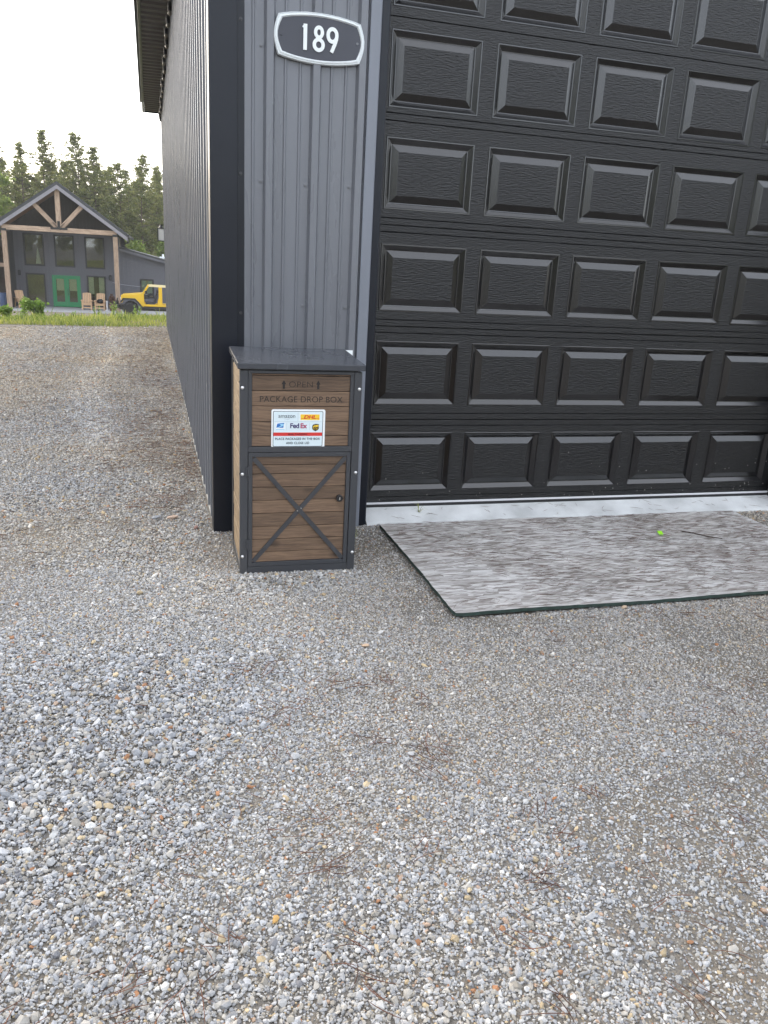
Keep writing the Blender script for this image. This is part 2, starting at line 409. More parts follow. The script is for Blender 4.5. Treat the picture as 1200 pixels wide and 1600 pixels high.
MT = dict(
    siding=steel_paint('charcoal_siding', (0.150, 0.157, 0.175), 0.27, 0.04),
    trim=steel_paint('dark_trim', (0.007, 0.009, 0.015), 0.30, 0.08, 0.32),
    jamb=steel_paint('jamb_trim', (0.18, 0.195, 0.228), 0.3, 0.04),
    soffit=steel_paint('dark_soffit', (0.085, 0.078, 0.075), 0.4),
    door=embossed_door(),
    doorbevel=embossed_door(False),
    rubber=simple('black_rubber', (0.012, 0.012, 0.013), 0.6),
    seal=simple('pale_seal', (0.62, 0.62, 0.64), 0.4),
    concrete=simple('pale_concrete', (0.50, 0.51, 0.51), 0.85, var=0.22, scale=5, bump=0.5, bscale=90),
    foundation=simple('foundation_concrete', (0.52, 0.52, 0.50), 0.9, var=0.15, scale=9, bump=0.4),
    boxmetal=steel_paint('box_frame_steel', (0.042, 0.044, 0.050), 0.42, 0.05),
    boxlid=steel_paint('box_lid_steel', (0.052, 0.056, 0.066), 0.24, 0.05),
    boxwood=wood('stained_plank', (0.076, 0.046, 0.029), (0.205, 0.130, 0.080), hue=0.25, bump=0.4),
    boxside_lit=wood('side_plank_lit', (0.15, 0.10, 0.055), (0.34, 0.245, 0.145), hue=0.12),  # same stain as the front, with side light put into the colour
    bolt=simple('zinc_bolt', (0.75, 0.75, 0.75), 0.28, metal=0.9),
    screw=simple('painted_screw', (0.16, 0.165, 0.18), 0.35),
    darkscrew=simple('dark_screw', (0.03, 0.03, 0.035), 0.35),
    ink=simple('burnt_lettering', (0.016, 0.013, 0.012), 0.7),
    labelwhite=simple('label_white', (0.80, 0.83, 0.84), 0.35),
    labelface=simple('label_pale_blue', (0.66, 0.76, 0.80), 0.35),
    labelink=simple('label_ink', (0.035, 0.06, 0.075), 0.4),
    labelline=simple('label_grid', (0.45, 0.52, 0.56), 0.4),
    yellowp=simple('label_yellow', (0.85, 0.56, 0.03), 0.4),
    redp=simple('label_red', (0.62, 0.035, 0.03), 0.4),
    darkred=simple('label_dark_red', (0.22, 0.015, 0.02), 0.4),
    bluep=simple('label_blue', (0.03, 0.16, 0.48), 0.4),
    lightblue=simple('label_light_blue', (0.30, 0.58, 0.78), 0.4),
    purplep=simple('label_purple', (0.045, 0.03, 0.13), 0.4),
    crimson=simple('label_crimson', (0.40, 0.02, 0.10), 0.4),
    shieldbrown=simple('label_brown', (0.03, 0.018, 0.010), 0.4),
    plaque=simple('plaque_grey', (0.050, 0.053, 0.068), 0.5, var=0.06),
    silver=simple('silver_paint', (0.74, 0.78, 0.79), 0.30, spec=0.6),
    numeral=simple('white_numeral', (0.80, 0.84, 0.84), 0.4),
    osb=osb_mat(),
    osbedge=simple('green_board_edge', (0.022, 0.042, 0.034), 0.8, var=0.4, scale=30),
    stone=stone_mat(),
    ground=ground_mat(),
    needle=leafmat('dead_pine_needle', (0.05, 0.024, 0.018), (0.18, 0.085, 0.055), 0.0, 0.8),
    strand=leafmat('frayed_strand', (0.22, 0.19, 0.16), (0.62, 0.60, 0.58), 0.0, 0.9),
    greytwig=simple('twig_bark', (0.045, 0.032, 0.026), 0.9),
    scrap=simple('lime_plastic', (0.30, 0.72, 0.02), 0.35),
    grass=leafmat('grass_blade', (0.09, 0.16, 0.025), (0.42, 0.42, 0.11), 0.45),
    bushleaf=leafmat('shrub_leaf', (0.07, 0.14, 0.025), (0.22, 0.32, 0.06), 0.4),
    weedleaf=leafmat('weed_leaf', (0.13, 0.24, 0.03), (0.33, 0.46, 0.07), 0.45),
    pine=leafmat('pine_needles', (0.085, 0.115, 0.042), (0.32, 0.32, 0.11), 0.5),
    decid=leafmat('broad_leaves', (0.08, 0.14, 0.03), (0.26, 0.32, 0.07), 0.45),
    bark=simple('pine_bark', (0.10, 0.075, 0.055), 0.95, var=0.4, scale=14, bump=0.5),
    stem=simple('green_stem', (0.12, 0.14, 0.05), 0.8),
    hwall=simple('slate_board', (0.098, 0.100, 0.116), 0.6, var=0.06),
    hgable=simple('dark_gable_board', (0.030, 0.027, 0.026), 0.7, var=0.1),
    hroof=simple('roof_steel', (0.028, 0.03, 0.035), 0.4),
    barge=simple('grey_bargeboard', (0.22, 0.21, 0.23), 0.6, var=0.1),
    timber=wood('weathered_timber', (0.22, 0.15, 0.105), (0.45, 0.33, 0.235), hue=0.12, grain=(0.5, 4, 4), bump=0.1),
    ceil=wood('porch_ceiling', (0.14, 0.075, 0.04), (0.26, 0.15, 0.08), hue=0.1, knots=False),
    hblack=simple('black_frame', (0.012, 0.012, 0.013), 0.45),
    hglass=glass_mat('window_glass', clear=1.0),
    hgreen=simple('green_door_paint', (0.018, 0.20, 0.075), 0.4),
    cream_fill=simple('cream_fill_colour', (0.76, 0.74, 0.58), 0.9, var=0.08),  # pale cream for panels added to brighten the house panes
    room=simple('room_wall', (0.16, 0.13, 0.08), 0.9, var=0.2, scale=1.2),
    patio=simple('patio_concrete', (0.36, 0.36, 0.37), 0.85, var=0.12),
    chair=wood('cedar_chair', (0.40, 0.24, 0.13), (0.62, 0.42, 0.25), hue=0.1, knots=False),
    yellow=simple('yellow_car_paint', (0.70, 0.44, 0.028), 0.25, spec=0.7),
    tire=simple('tyre_rubber', (0.016, 0.016, 0.017), 0.85),
    carblack=simple('black_plastic', (0.014, 0.014, 0.015), 0.55),
    rim=simple('dark_rim', (0.05, 0.05, 0.055), 0.4, metal=0.5),
    lampglass=simple('frosted_glass', (0.75, 0.75, 0.72), 0.4),
    headlamp=simple('headlamp_glass', (0.7, 0.72, 0.75), 0.15, spec=0.8),
    bulb=simple('clear_bulb', (0.20, 0.18, 0.15), 0.12),
    terracotta=simple('brown_pot', (0.11, 0.05, 0.035), 0.8, var=0.2),
    dryleaf=leafmat('dry_reddish_leaf', (0.07, 0.03, 0.025), (0.16, 0.08, 0.05), 0.2),
    bluebin=simple('blue_plastic', (0.03, 0.06, 0.14), 0.5),
    cushion=simple('black_cloth', (0.010, 0.010, 0.012), 0.9),
    paper=simple('white_paper', (0.82, 0.86, 0.86), 0.7),
    cable=simple('pale_cable', (0.32, 0.32, 0.36), 0.6),
)


# ------------------------------------------------------------------ mesh helpers
class MB:
    def __init__(s):
        s.v, s.f = [], []

    def add(s, vs, fs):
        o = len(s.v)
        s.v += [tuple(p) for p in vs]
        s.f += [tuple(i + o for i in f) for f in fs]
        return s

    def box(s, x0, x1, y0, y1, z0, z1):
        return s.add([(x0, y0, z0), (x1, y0, z0), (x1, y1, z0), (x0, y1, z0), (x0, y0, z1), (x1, y0, z1), (x1, y1, z1), (x0, y1, z1)],
                     [(0, 3, 2, 1), (4, 5, 6, 7), (0, 1, 5, 4), (1, 2, 6, 5), (2, 3, 7, 6), (3, 0, 4, 7)])

    def prism(s, pts, axis, a, b):
        """polygon pts in the plane across `axis` extruded from a to b (y: pts are x,z; x: y,z; z: x,y)"""
        def P(p, t):
            return {'y': (p[0], t, p[1]), 'x': (t, p[0], p[1]), 'z': (p[0], p[1], t)}[axis]
        n = len(pts)
        vs = [P(p, a) for p in pts] + [P(p, b) for p in pts]
        fs = [tuple(range(n)), tuple(range(2 * n - 1, n - 1, -1))]
        fs += [(i, i + n, (i + 1) % n + n, (i + 1) % n) for i in range(n)]
        return s.add(vs, fs)

    def bar(s, p, q, w, h=None, up=(0, 0, 1)):
        h = h or w
        p, q = Vector(p), Vector(q)
        d = (q - p).normalized()
        u = Vector(up)
        if abs(d.dot(u)) > 0.98:
            u = Vector((1, 0, 0))
        a = d.cross(u).normalized() * (w / 2)
        c = a.cross(d).normalized() * (h / 2)
        vs = [p - a - c, p + a - c, p + a + c, p - a + c, q - a - c, q + a - c, q + a + c, q - a + c]
        return s.add(vs, [(0, 3, 2, 1), (4, 5, 6, 7), (0, 1, 5, 4), (1, 2, 6, 5), (2, 3, 7, 6), (3, 0, 4, 7)])

    def tube(s, pts, radii, n=6, cap=True):
        pts = [Vector(p) for p in pts]
        if not hasattr(radii, '__len__'):
            radii = [radii] * len(pts)
        o = []
        for i, p in enumerate(pts):
            d = (pts[min(i + 1, len(pts) - 1)] - pts[max(i - 1, 0)]).normalized()
            u = Vector((0, 0, 1)) if abs(d.z) < 0.9 else Vector((1, 0, 0))
            a = d.cross(u).normalized(); c = a.cross(d)
            o += [p + (a * math.cos(t) + c * math.sin(t)) * radii[i] for t in [2 * math.pi * k / n for k in range(n)]]
        fs = []
        for i in range(len(pts) - 1):
            for k in range(n):
                fs.append((i * n + k, i * n + (k + 1) % n, (i + 1) * n + (k + 1) % n, (i + 1) * n + k))
        if cap:
            fs += [tuple(range(n - 1, -1, -1)), tuple(range((len(pts) - 1) * n, len(pts) * n))]
        return s.add(o, fs)

    def cyl(s, c, r, axis, a, b, n=16):
        pts = [(math.cos(2 * math.pi * k / n) * r, math.sin(2 * math.pi * k / n) * r) for k in range(n)]
        if axis == 'y':
            return s.prism([(c[0] + p[0], c[1] + p[1]) for p in pts], 'y', a, b)
        if axis == 'x':
            return s.prism([(c[0] + p[0], c[1] + p[1]) for p in pts], 'x', a, b)
        return s.prism([(c[0] + p[0], c[1] + p[1]) for p in pts], 'z', a, b)

    def mesh(s, name):
        me = bpy.data.meshes.new(name)
        me.from_pydata(s.v, [], s.f)
        me.update()
        bm = bmesh.new(); bm.from_mesh(me)
        bmesh.ops.recalc_face_normals(bm, faces=bm.faces)
        bm.to_mesh(me); bm.free()
        return me

    def build(s, name, mat, parent=None, bevel=0.0, smooth=False, loc=None):
        return put(name, s.mesh(name), mat, parent, bevel, smooth, loc)


def put(name, me, mat, parent=None, bevel=0.0, smooth=False, loc=None):
    o = bpy.data.objects.new(name, me)
    if mat is not None and not me.materials:
        me.materials.append(mat)
    col.objects.link(o)
    if parent is not None:
        o.parent = parent
    if loc is not None:
        o.location = loc
    if smooth:
        me.polygons.foreach_set('use_smooth', [True] * len(me.polygons))
    if bevel > 0:
        b = o.modifiers.new('bevel', 'BEVEL'); b.width = bevel; b.segments = 2; b.limit_method = 'ANGLE'; b.angle_limit = R(40)
    return o


def tag(o, label=None, cat=None, group=None, kind=None):
    for k, v in (('label', label), ('category', cat), ('group', group), ('kind', kind)):
        if v:
            o[k] = v
    return o


def thing(name, label, cat, loc=(0, 0, 0), rz=0.0, group=None):
    o = bpy.data.objects.new(name, None)
    o.empty_display_size = 0.1
    col.objects.link(o)
    o.location = loc
    o.rotation_euler = (0, 0, rz)
    return tag(o, label, cat, group, 'thing')


def copy_tree(o, parent=None):
    c = o.copy(); col.objects.link(c)
    if parent is not None:
        c.parent = parent
    for ch in list(o.children):
        copy_tree(ch, c)
    return c


def text_mesh(s, size, mat, name, parent, loc, rot=(math.pi / 2, 0, 0), depth=0.0004, offset=0.0, sx=1.0, shear=0.0, space=1.0):
    cu = bpy.data.curves.new(name, 'FONT')
    cu.body = s; cu.size = size; cu.extrude = depth; cu.offset = offset
    cu.align_x = 'CENTER'; cu.align_y = 'CENTER'; cu.shear = shear; cu.space_character = space
    tmp = bpy.data.objects.new('tmp_text', cu); col.objects.link(tmp)
    dg = bpy.context.evaluated_depsgraph_get()
    me = bpy.data.meshes.new_from_object(tmp.evaluated_get(dg))
    bpy.data.objects.remove(tmp); bpy.data.curves.remove(cu)
    me.transform(Matrix.Rotation(math.pi / 2, 4, 'X') @ Matrix.Diagonal((sx, 1, 1, 1)))
    me.materials.clear()
    return put(name, me, mat, parent, loc=loc)


def tri_mesh(name, V, F, tone=None):
    me = bpy.data.meshes.new(name)
    V = np.asarray(V, np.float32); F = np.asarray(F, np.int32)
    me.vertices.add(len(V)); me.vertices.foreach_set('co', V.ravel())
    k = F.shape[1]
    me.loops.add(F.size); me.loops.foreach_set('vertex_index', F.ravel())
    me.polygons.add(len(F)); me.polygons.foreach_set('loop_start', np.arange(0, F.size, k, dtype=np.int32))
    if tone is not None:
        a = me.attributes.new('tone', 'FLOAT', 'FACE')
        a.data.foreach_set('value', np.asarray(tone, np.float32))
    me.update(calc_edges=True)
    return me


def smooth01(t):
    t = np.clip(t, 0, 1)
    return t * t * (3 - 2 * t)


def pad_edge(x):
    return 12.6 + 0.4 * np.clip(np.asarray(x, float) + 0.9, -9, 30)


def ground_z(x, y):
    """level gravel pad, then a grassy bank down to the house"""
    e = pad_edge(np.clip(x, -8, 0.5)) - 0.25
    return -2.45 * smooth01((np.asarray(y, float) - e) / 28.0)


# ------------------------------------------------------------------ ground
def build_ground():
    xs = np.concatenate([[-1200, -600, -300, -150, -80, -50, -35], np.arange(-26, 15, 1.0), [20, 35, 60, 120, 300, 600, 1200]])
    ys = np.concatenate([[-1200, -500, -200, -80, -30, -10, -5], np.arange(0, 60, 0.8), [62, 70, 90, 130, 300, 700, 1500]])
    X, Y = np.meshgrid(xs, ys)
    Z = ground_z(X, Y)
    V = np.stack([X, Y, Z], -1).reshape(-1, 3)
    w = len(xs)
    F = [(j * w + i, j * w + i + 1, (j + 1) * w + i + 1, (j + 1) * w + i) for j in range(len(ys) - 1) for i in range(w - 1)]
    me = tri_mesh('ground', V, F)
    me.polygons.foreach_set('use_smooth', [True] * len(me.polygons))
    o = put('ground', me, MT['ground'])
    tag(o, 'gravel pad and the bank that falls away behind it', kind='structure')


build_ground()

# ------------------------------------------------------------------ garage
WY = -0.12                 # outer face of the front wall
LX = -0.905                # outer face of the left wall
EAVE = 3.95
garage = thing('garage', 'charcoal ribbed steel garage with a black panelled overhead door', 'garage', (0, 0, 0))


def rib_profile(a0, a1, first, pitch=0.2276):
    """(along, proud) points of a steel panel: big trapezoid ribs with two small ones between"""
    pts = [(a0, 0.0)]
    k = math.floor((a0 - first) / pitch) - 1
    c = first + k * pitch
    while c < a1 + pitch:
        for q in ((-0.028, 0), (-0.0165, 0.019), (0.0165, 0.019), (0.028, 0)):
            pts.append((c + q[0], q[1] * 1.3))
        for m in (pitch / 3 + 0.002, 2 * pitch / 3 - 0.002):
            for q in ((-0.008, 0), (-0.004, 0.006), (0.004, 0.006), (0.008, 0)):
                pts.append((c + m + q[0], q[1]))
        c += pitch
    pts = sorted(p for p in pts if a0 <= p[0] <= a1)
    return pts + [(a1, 0.0)]


def siding(name, a0, a1, z0, z1, first, place, parent, mat):
    pts = rib_profile(a0, a1, first)
    n = len(pts)
    zs = [z0, z1]
    v = [place(p[0], p[1], z) for z in zs for p in pts]
    f = [(i, i + 1, n + i + 1, n + i) for i in range(n - 1)]
    me = bpy.data.meshes.new(name); me.from_pydata(v, [], f); me.update()
    return put(name, me, mat, parent)


front = lambda a, d, z: (a, WY - d, z)
left = lambda a, d, z: (LX - d, a, z)
siding('front_siding', -0.765, -0.150, 0.03, EAVE + 0.6, -0.4115, front, garage, MT['siding'])
siding('front_siding', -0.150, 3.0, 3.9, EAVE + 1.2, -0.4115, front, garage, MT['siding'])
siding('front_siding', 3.0, 6.5, 0.03, EAVE + 1.2, -0.4115, front, garage, MT['siding'])
siding('side_siding', -0.02, 12.68, 0.035, EAVE, 0.05, left, garage, MT['siding'])
# wall cores behind the sheets
b = MB()
b.box(LX + 0.012, -0.075, WY + 0.012, 0.05, 0.0, EAVE + 0.5)
b.box(-0.075, 2.93, WY + 0.012, 0.05, 3.85, EAVE + 1.1)
b.box(2.95, 6.48, WY + 0.012, 0.05, 0.0, EAVE + 1.1)
b.box(LX + 0.012, LX + 0.13, 0.052, 12.67, 0.0, EAVE)
b.box(LX + 0.132, 6.48, 12.55, 12.67, 0.0, EAVE)
b.box(6.36, 6.48, 0.052, 12.55, 0.0, EAVE)
b.build('wall_framing', MT['siding'], garage)
# foundation lip
b = MB()
nlip = 64
for i in range(nlip):
    y0, y1 = 0.0 + i * 12.7 / nlip, 0.0 + (i + 1) * 12.7 / nlip
    dx = 0.013 + 0.006 * rng.random()
    b.box(LX - dx, LX + 0.01, y0, y1 - 0.0005, -0.05, 0.026 + 0.006 * rng.random())
b.build('foundation', MT['foundation'], garage)
# corner trim: front leg, side leg, flange with the screw line
b = MB()
b.prism([(LX - 0.022, WY + 0.10), (LX - 0.022, WY - 0.026), (-0.794, WY - 0.026), (-0.794, WY - 0.004), (-0.758, WY - 0.004),
         (-0.758, WY - 0.001), (-0.7975, WY - 0.001), (-0.7975, WY - 0.022), (LX - 0.018, WY - 0.022), (LX - 0.018, WY + 0.10)], 'z', 0.0, EAVE + 0.1)
b.build('corner_trim', MT['trim'], garage, bevel=0.003)
# jamb trims and rubber stops
b = MB()
b.prism([(-0.152, WY - 0.020), (-0.100, WY - 0.020), (-0.094, WY - 0.014), (-0.094, WY + 0.01), (-0.152, WY + 0.01)], 'z', 0.0, 3.9)
b.build('jamb_trim', MT['jamb'], garage, bevel=0.003)
b = MB()
b.prism([(-0.0925, WY - 0.008), (-0.058, WY - 0.012), (-0.050, WY - 0.006), (-0.050, 0.0), (-0.0925, 0.0)], 'z', 0.0, 3.86)
b.build('door_stop', MT['trim'], garage, bevel=0.002)
b = MB()
b.box(2.888, 2.95, WY - 0.02, 0.0, 0.0, 3.86)
b.build('door_stop', MT['rubber'], garage, bevel=0.003)
b = MB(); b.box(2.951, 3.03, WY - 0.022, WY + 0.01, 0.0, 3.9)
b.build('jamb_trim', MT['jamb'], garage, bevel=0.003)
b = MB(); b.box(-0.152, 3.03, WY - 0.024, 0.0, 3.866, 3.97)
b.build('door_header', MT['jamb'], garage, bevel=0.003)

# soffit, fascia, roof, gable
b = MB()
y = -0.55
pts = []
while y < 12.62:
    pts += [(y, EAVE), (y + 0.055, EAVE), (y + 0.075, EAVE - 0.022), (y + 0.13, EAVE - 0.022), (y + 0.15, EAVE)]
    y += 0.205
n = len(pts)
v = [(-1.225, p[0], p[1]) for p in pts] + [(LX - 0.004, p[0], p[1]) for p in pts]
b.add(v, [(i, i + 1, n + i + 1, n + i) for i in range(n - 1)])
b.build('soffit', MT['soffit'], garage)
b = MB(); b.box(-1.262, -1.227, -0.6, 12.66, EAVE - 0.03, EAVE + 0.17)
b.build('fascia', MT['trim'], garage, bevel=0.003)
b = MB(); b.box(-1.226, LX, 12.62, 12.66, EAVE - 0.03, EAVE + 0.17)
b.build('fascia_return', MT['trim'], garage)
RIDGE_X = 2.8
slope = 0.30
b = MB()
for sgn in (-1, 1):
    xe = RIDGE_X + sgn * (RIDGE_X + 1.30)
    ze, zr = EAVE + 0.18, EAVE + 0.18 + slope * (RIDGE_X + 1.30)
    b.prism([(xe, ze), (RIDGE_X, zr), (RIDGE_X, zr + 0.04), (xe, ze + 0.04)], 'y', -0.62, 13.0)
b.build('roof', MT['hroof'], garage)
b = MB()
b.prism([(LX + 0.02, EAVE + 0.45), (-0.90, EAVE + 0.2), (6.48, EAVE + 0.2), (6.48, EAVE + 0.4), (RIDGE_X, EAVE + 1.28)], 'y', WY + 0.02, 0.04)
b.build('gable_wall', MT['siding'], garage)

# wall screws with washers
b = MB()
b.cyl((0, 0), 0.0085, 'y', -0.002, 0.001, 10)
b.cyl((0, 0), 0.0048, 'y', -0.007, -0.002, 6)
screw_me = b.mesh('screw')
for z in (1.835, 1.239, 2.437, 3.04):
    for x in (-0.679, -0.452, -0.224):
        put('screw', screw_me, MT['screw'], garage, loc=(x, WY - 0.001, z + random.uniform(-0.006, 0.006)))
sm2 = screw_me.copy(); sm2.materials.clear()
for z in (2.53, 1.86, 1.19, 0.6):
    put('screw', sm2, MT['darkscrew'], garage, loc=(-0.776, WY - 0.004, z))

# overhead door: sections, each with five raised panels
PW, PP = 0.4998, 0.5824
sections = [  # (z bottom, z top, panel bottom, panel top)
    (0.100, 0.606, 0.168, 0.527), (0.606, 1.139, 0.689, 1.0566), (1.139, 1.676, 1.217, 1.580),
    (1.676, 2.190, 1.754, 2.114), (2.190, 2.668, 2.251, 2.614), (2.668, 3.20, 2.712, 3.075),
    (3.20, 3.73, 3.27, 3.63), (3.73, 3.86, None, None)]


def panel_mesh(w, h):
    rings = [(0, 0.0), (0.003, -0.0025), (0.008, -0.0025), (0.011, 0.0005), (0.032, 0.016), (0.036, 0.0165), (0.070, 0.002), (0.072, 0.0015)]
    v, f = [], []
    for ins, d in rings:
        v += [(ins, d, ins), (w - ins, d, ins), (w - ins, d, h - ins), (ins, d, h - ins)]
    for r in range(len(rings) - 1):
        for k in range(4):
            f.append((r * 4 + k, r * 4 + (k + 1) % 4, (r + 1) * 4 + (k + 1) % 4, (r + 1) * 4 + k))
    q = (len(rings) - 1) * 4
    f.append((q, q + 1, q + 2, q + 3))
    me = bpy.data.meshes.new('raised_panel'); me.from_pydata(v, [], f); me.update()
    me.materials.append(MT['doorbevel']); me.materials.append(MT['door'])
    me.polygons[len(f) - 1].material_index = 1
    return me


DX0, DX1 = -0.066, 2.887
for (z0, z1, p0, p1) in sections:
    b = MB()
    zt, zb = z1 - 0.0015, z0 + 0.0015
    if p0 is None:
        b.box(DX0, DX1, 0, 0.045, zb, zt)
        b.build('door_section', MT['door'], garage, bevel=0.002)
        continue
    # flat skin round the panel openings, laid out as strips, with V-grooves along both rails
    def strip(za, zc):
        b.add([(DX0, 0, za), (DX1, 0, za), (DX1, 0, zc), (DX0, 0, zc)], [(0, 1, 2, 3)])
    def groove(za, zc):
        zm = (za + zc) / 2
        b.add([(DX0, 0, za), (DX1, 0, za), (DX1, 0.004, zm), (DX0, 0.004, zm), (DX1, 0, zc), (DX0, 0, zc)], [(0, 1, 2, 3), (3, 2, 4, 5)])
    lo, hi = z0 + 0.0007, z1 - 0.0007
    g = 0.036
    if z0 > 0.2:
        strip(lo + 0.002, z0 + g - 0.003)
        b.add([(DX0, 0.008, lo), (DX1, 0.008, lo), (DX1, 0, lo + 0.002), (DX0, 0, lo + 0.002)], [(0, 1, 2, 3)])
        if z0 < 2.5:
            groove(z0 + g - 0.003, z0 + g + 0.003); strip(z0 + g + 0.003, p0)
        else:
            strip(z0 + g - 0.003, p0)
    else:
        strip(lo, z0 + 0.03); groove(z0 + 0.03, z0 + 0.036); strip(z0 + 0.036, p0)
    if z1 < 2.1:
        strip(p1, z1 - g - 0.003); groove(z1 - g - 0.003, z1 - g + 0.003); strip(z1 - g + 0.003, hi - 0.002)
    else:
        strip(p1, hi - 0.002)
    b.add([(DX0, 0, hi - 0.002), (DX1, 0, hi - 0.002), (DX1, 0.008, hi), (DX0, 0.008, hi)], [(0, 1, 2, 3)])
    xs = [DX0] + [v_ for k in range(5) for v_ in (-0.005 + k * PP, -0.005 + k * PP + PW)] + [DX1]
    for i in range(0, len(xs), 2):
        b.add([(xs[i], 0, p0), (xs[i + 1], 0, p0), (xs[i + 1], 0, p1), (xs[i], 0, p1)], [(0, 1, 2, 3)])
    b.box(DX0, DX1, 0.03, 0.045, z0 + 0.001, z1 - 0.001)
    me = bpy.data.meshes.new('door_section'); me.from_pydata(b.v, [], b.f); me.update()
    so = put('door_section', me, MT['door'], garage)
    pm = panel_mesh(PW, p1 - p0)
    for k in range(5):
        put('raised_panel', pm, MT['door'], so, loc=(-0.005 + k * PP, 0, p0))
b = MB(); b.box(DX0, DX1, -0.004, 0.03, 0.088, 0.0995)
b.build('bottom_rail', MT['seal'], garage, bevel=0.001)
b = MB(); b.box(DX0, DX1, -0.006, 0.035, 0.070, 0.0878)
b.build('bottom_seal', MT['rubber'], garage, bevel=0.003)

# concrete apron lip under the door
b = MB()
NX = 40
xs = np.linspace(-0.046, 2.95, NX)
prof = [(0.05, 0.072), (0.0, 0.071), (-0.06, 0.046), (-0.125, 0.020), (-0.142, 0.006), (-0.145, -0.06)]
v = []
for x in xs:
    j = rng.normal(0, 0.0016, len(prof))
    v += [(x, p[0] + j[i], p[1] + j[i] * 0.6) for i, p in enumerate(prof)]
np_ = len(prof)
b.add(v, [(i * np_ + k, (i + 1) * np_ + k, (i + 1) * np_ + k + 1, i * np_ + k + 1) for i in range(NX - 1) for k in range(np_ - 1)])
o = b.build('concrete_apron', MT['concrete'])
tag(o, 'pale concrete lip sloping out under the black garage door', kind='structure')

# ------------------------------------------------------------------ string lights along the eave
sl = thing('string_lights', 'string of small bulbs hung along the top of the garage side wall', 'string lights', (LX - 0.05, 3.0, EAVE - 0.05))
cord, k, y = [], 0, 0.4
bulb_pos = []
while y < 12.5:
    cord.append((0.01 * math.sin(k * 2.1), y - 3.0, -0.03 - 0.05 * (k % 2) - 0.015 * rng.random()))
    if k % 2:
        bulb_pos.append(cord[-1])
    k += 1; y += 0.24
b = MB(); b.tube(cord, 0.008, 5); b.build('cord', MT['carblack'], sl)
b = MB()
prof = [(0.0, 0.010), (-0.035, 0.012), (-0.045, 0.017), (-0.065, 0.021), (-0.085, 0.013), (-0.09, 0.003)]
b.tube([(0, 0, p[0]) for p in prof], [p[1] for p in prof], 8)
bulb_me = b.mesh('bulb')
b = MB(); b.tube([(0, 0, 0.03), (0, 0, -0.045)], 0.022, 8); sock_me = b.mesh('socket')
for p in bulb_pos:
    bo = put('bulb', bulb_me, MT['bulb'], sl, smooth=True, loc=p)
    put('socket', sock_me, MT['carblack'], bo)

# ------------------------------------------------------------------ wall lantern at the far corner
wl_ = thing('wall_lantern', 'black framed lantern with pale glass at the far end of the garage side wall', 'lantern', (-0.985, 12.66, 1.66))
b = MB()
for sx in (-1, 1):
    for sy in (-1, 1):
        b.box(sx * 0.06 - 0.008, sx * 0.06 + 0.008, sy * 0.06 - 0.008, sy * 0.06 + 0.008, 0, 0.22)
b.box(-0.072, 0.072, -0.072, 0.072, -0.018, 0.0); b.box(-0.072, 0.072, -0.072, 0.072, 0.22, 0.235)
b.build('lantern_frame', MT['hblack'], wl_)
b = MB(); b.box(-0.052, 0.052, -0.052, 0.052, 0.001, 0.219); b.build('glass', MT['lampglass'], wl_)
b = MB(); b.tube([(0, 0, 0.235), (0, 0, 0.29)], [0.05, 0.012], 8); b.bar((0, 0, 0.28), (0.075, 0, 0.30), 0.016); b.bar((0.075, 0, 0.30), (0.075, 0, 0.10), 0.018)
b.build('bracket', MT['hblack'], wl_)

# ------------------------------------------------------------------ number plaque
pq = thing('house_number_plaque', 'dark grey number plaque with silver rim fixed high on the ribbed wall', 'number plaque', (-0.4015, WY - 0.026, 2.485), 0)


def plaque_outline(s=1.0, inset=0.0, n=14):
    hw, hc, zt, zc = 0.222 - inset, 0.200 - inset, 0.110 - inset, 0.086 - inset * 0.9
    pts = []
    for i in range(n + 1):
        t = i / n
        x = -hc + 2 * hc * t
        pts.append((x, zc + (zt - zc) * math.sin(math.pi * t) ** 0.8))
    for i in range(1, 7):
        t = i / 7
        pts.append((hc + (hw - hc) * math.sin(math.pi * t), zc - 2 * zc * t))
    for i in range(n + 1):
        t = i / n
        x = hc - 2 * hc * t
        pts.append((x, -zc - (zt - zc) * math.sin(math.pi * t) ** 0.8))
    for i in range(1, 7):
        t = i / 7
        pts.append((-hc - (hw - hc) * math.sin(math.pi * t), -zc + 2 * zc * t))
    return pts


out0, in0 = plaque_outline(), plaque_outline(inset=0.018)
b = MB(); b.prism(plaque_outline(inset=0.015), 'y', 0.0, 0.014); b.build('plate', MT['plaque'], pq)
rings = [(0.0, 0.020), (0.0, 0.003), (0.003, -0.003), (0.007, -0.001), (0.009, -0.005), (0.014, -0.006), (0.019, 0.0005)]
v, f = [], []
nn = len(out0)
for ins, d in rings:
    v += [(p[0], d, p[1]) for p in plaque_outline(inset=ins)]
for r in range(len(rings) - 1):
    for k in range(nn):
        f.append((r * nn + k, r * nn + (k + 1) % nn, (r + 1) * nn + (k + 1) % nn, (r + 1) * nn + k))
b = MB(); b.add(v, f); b.build('rim', MT['silver'], pq)


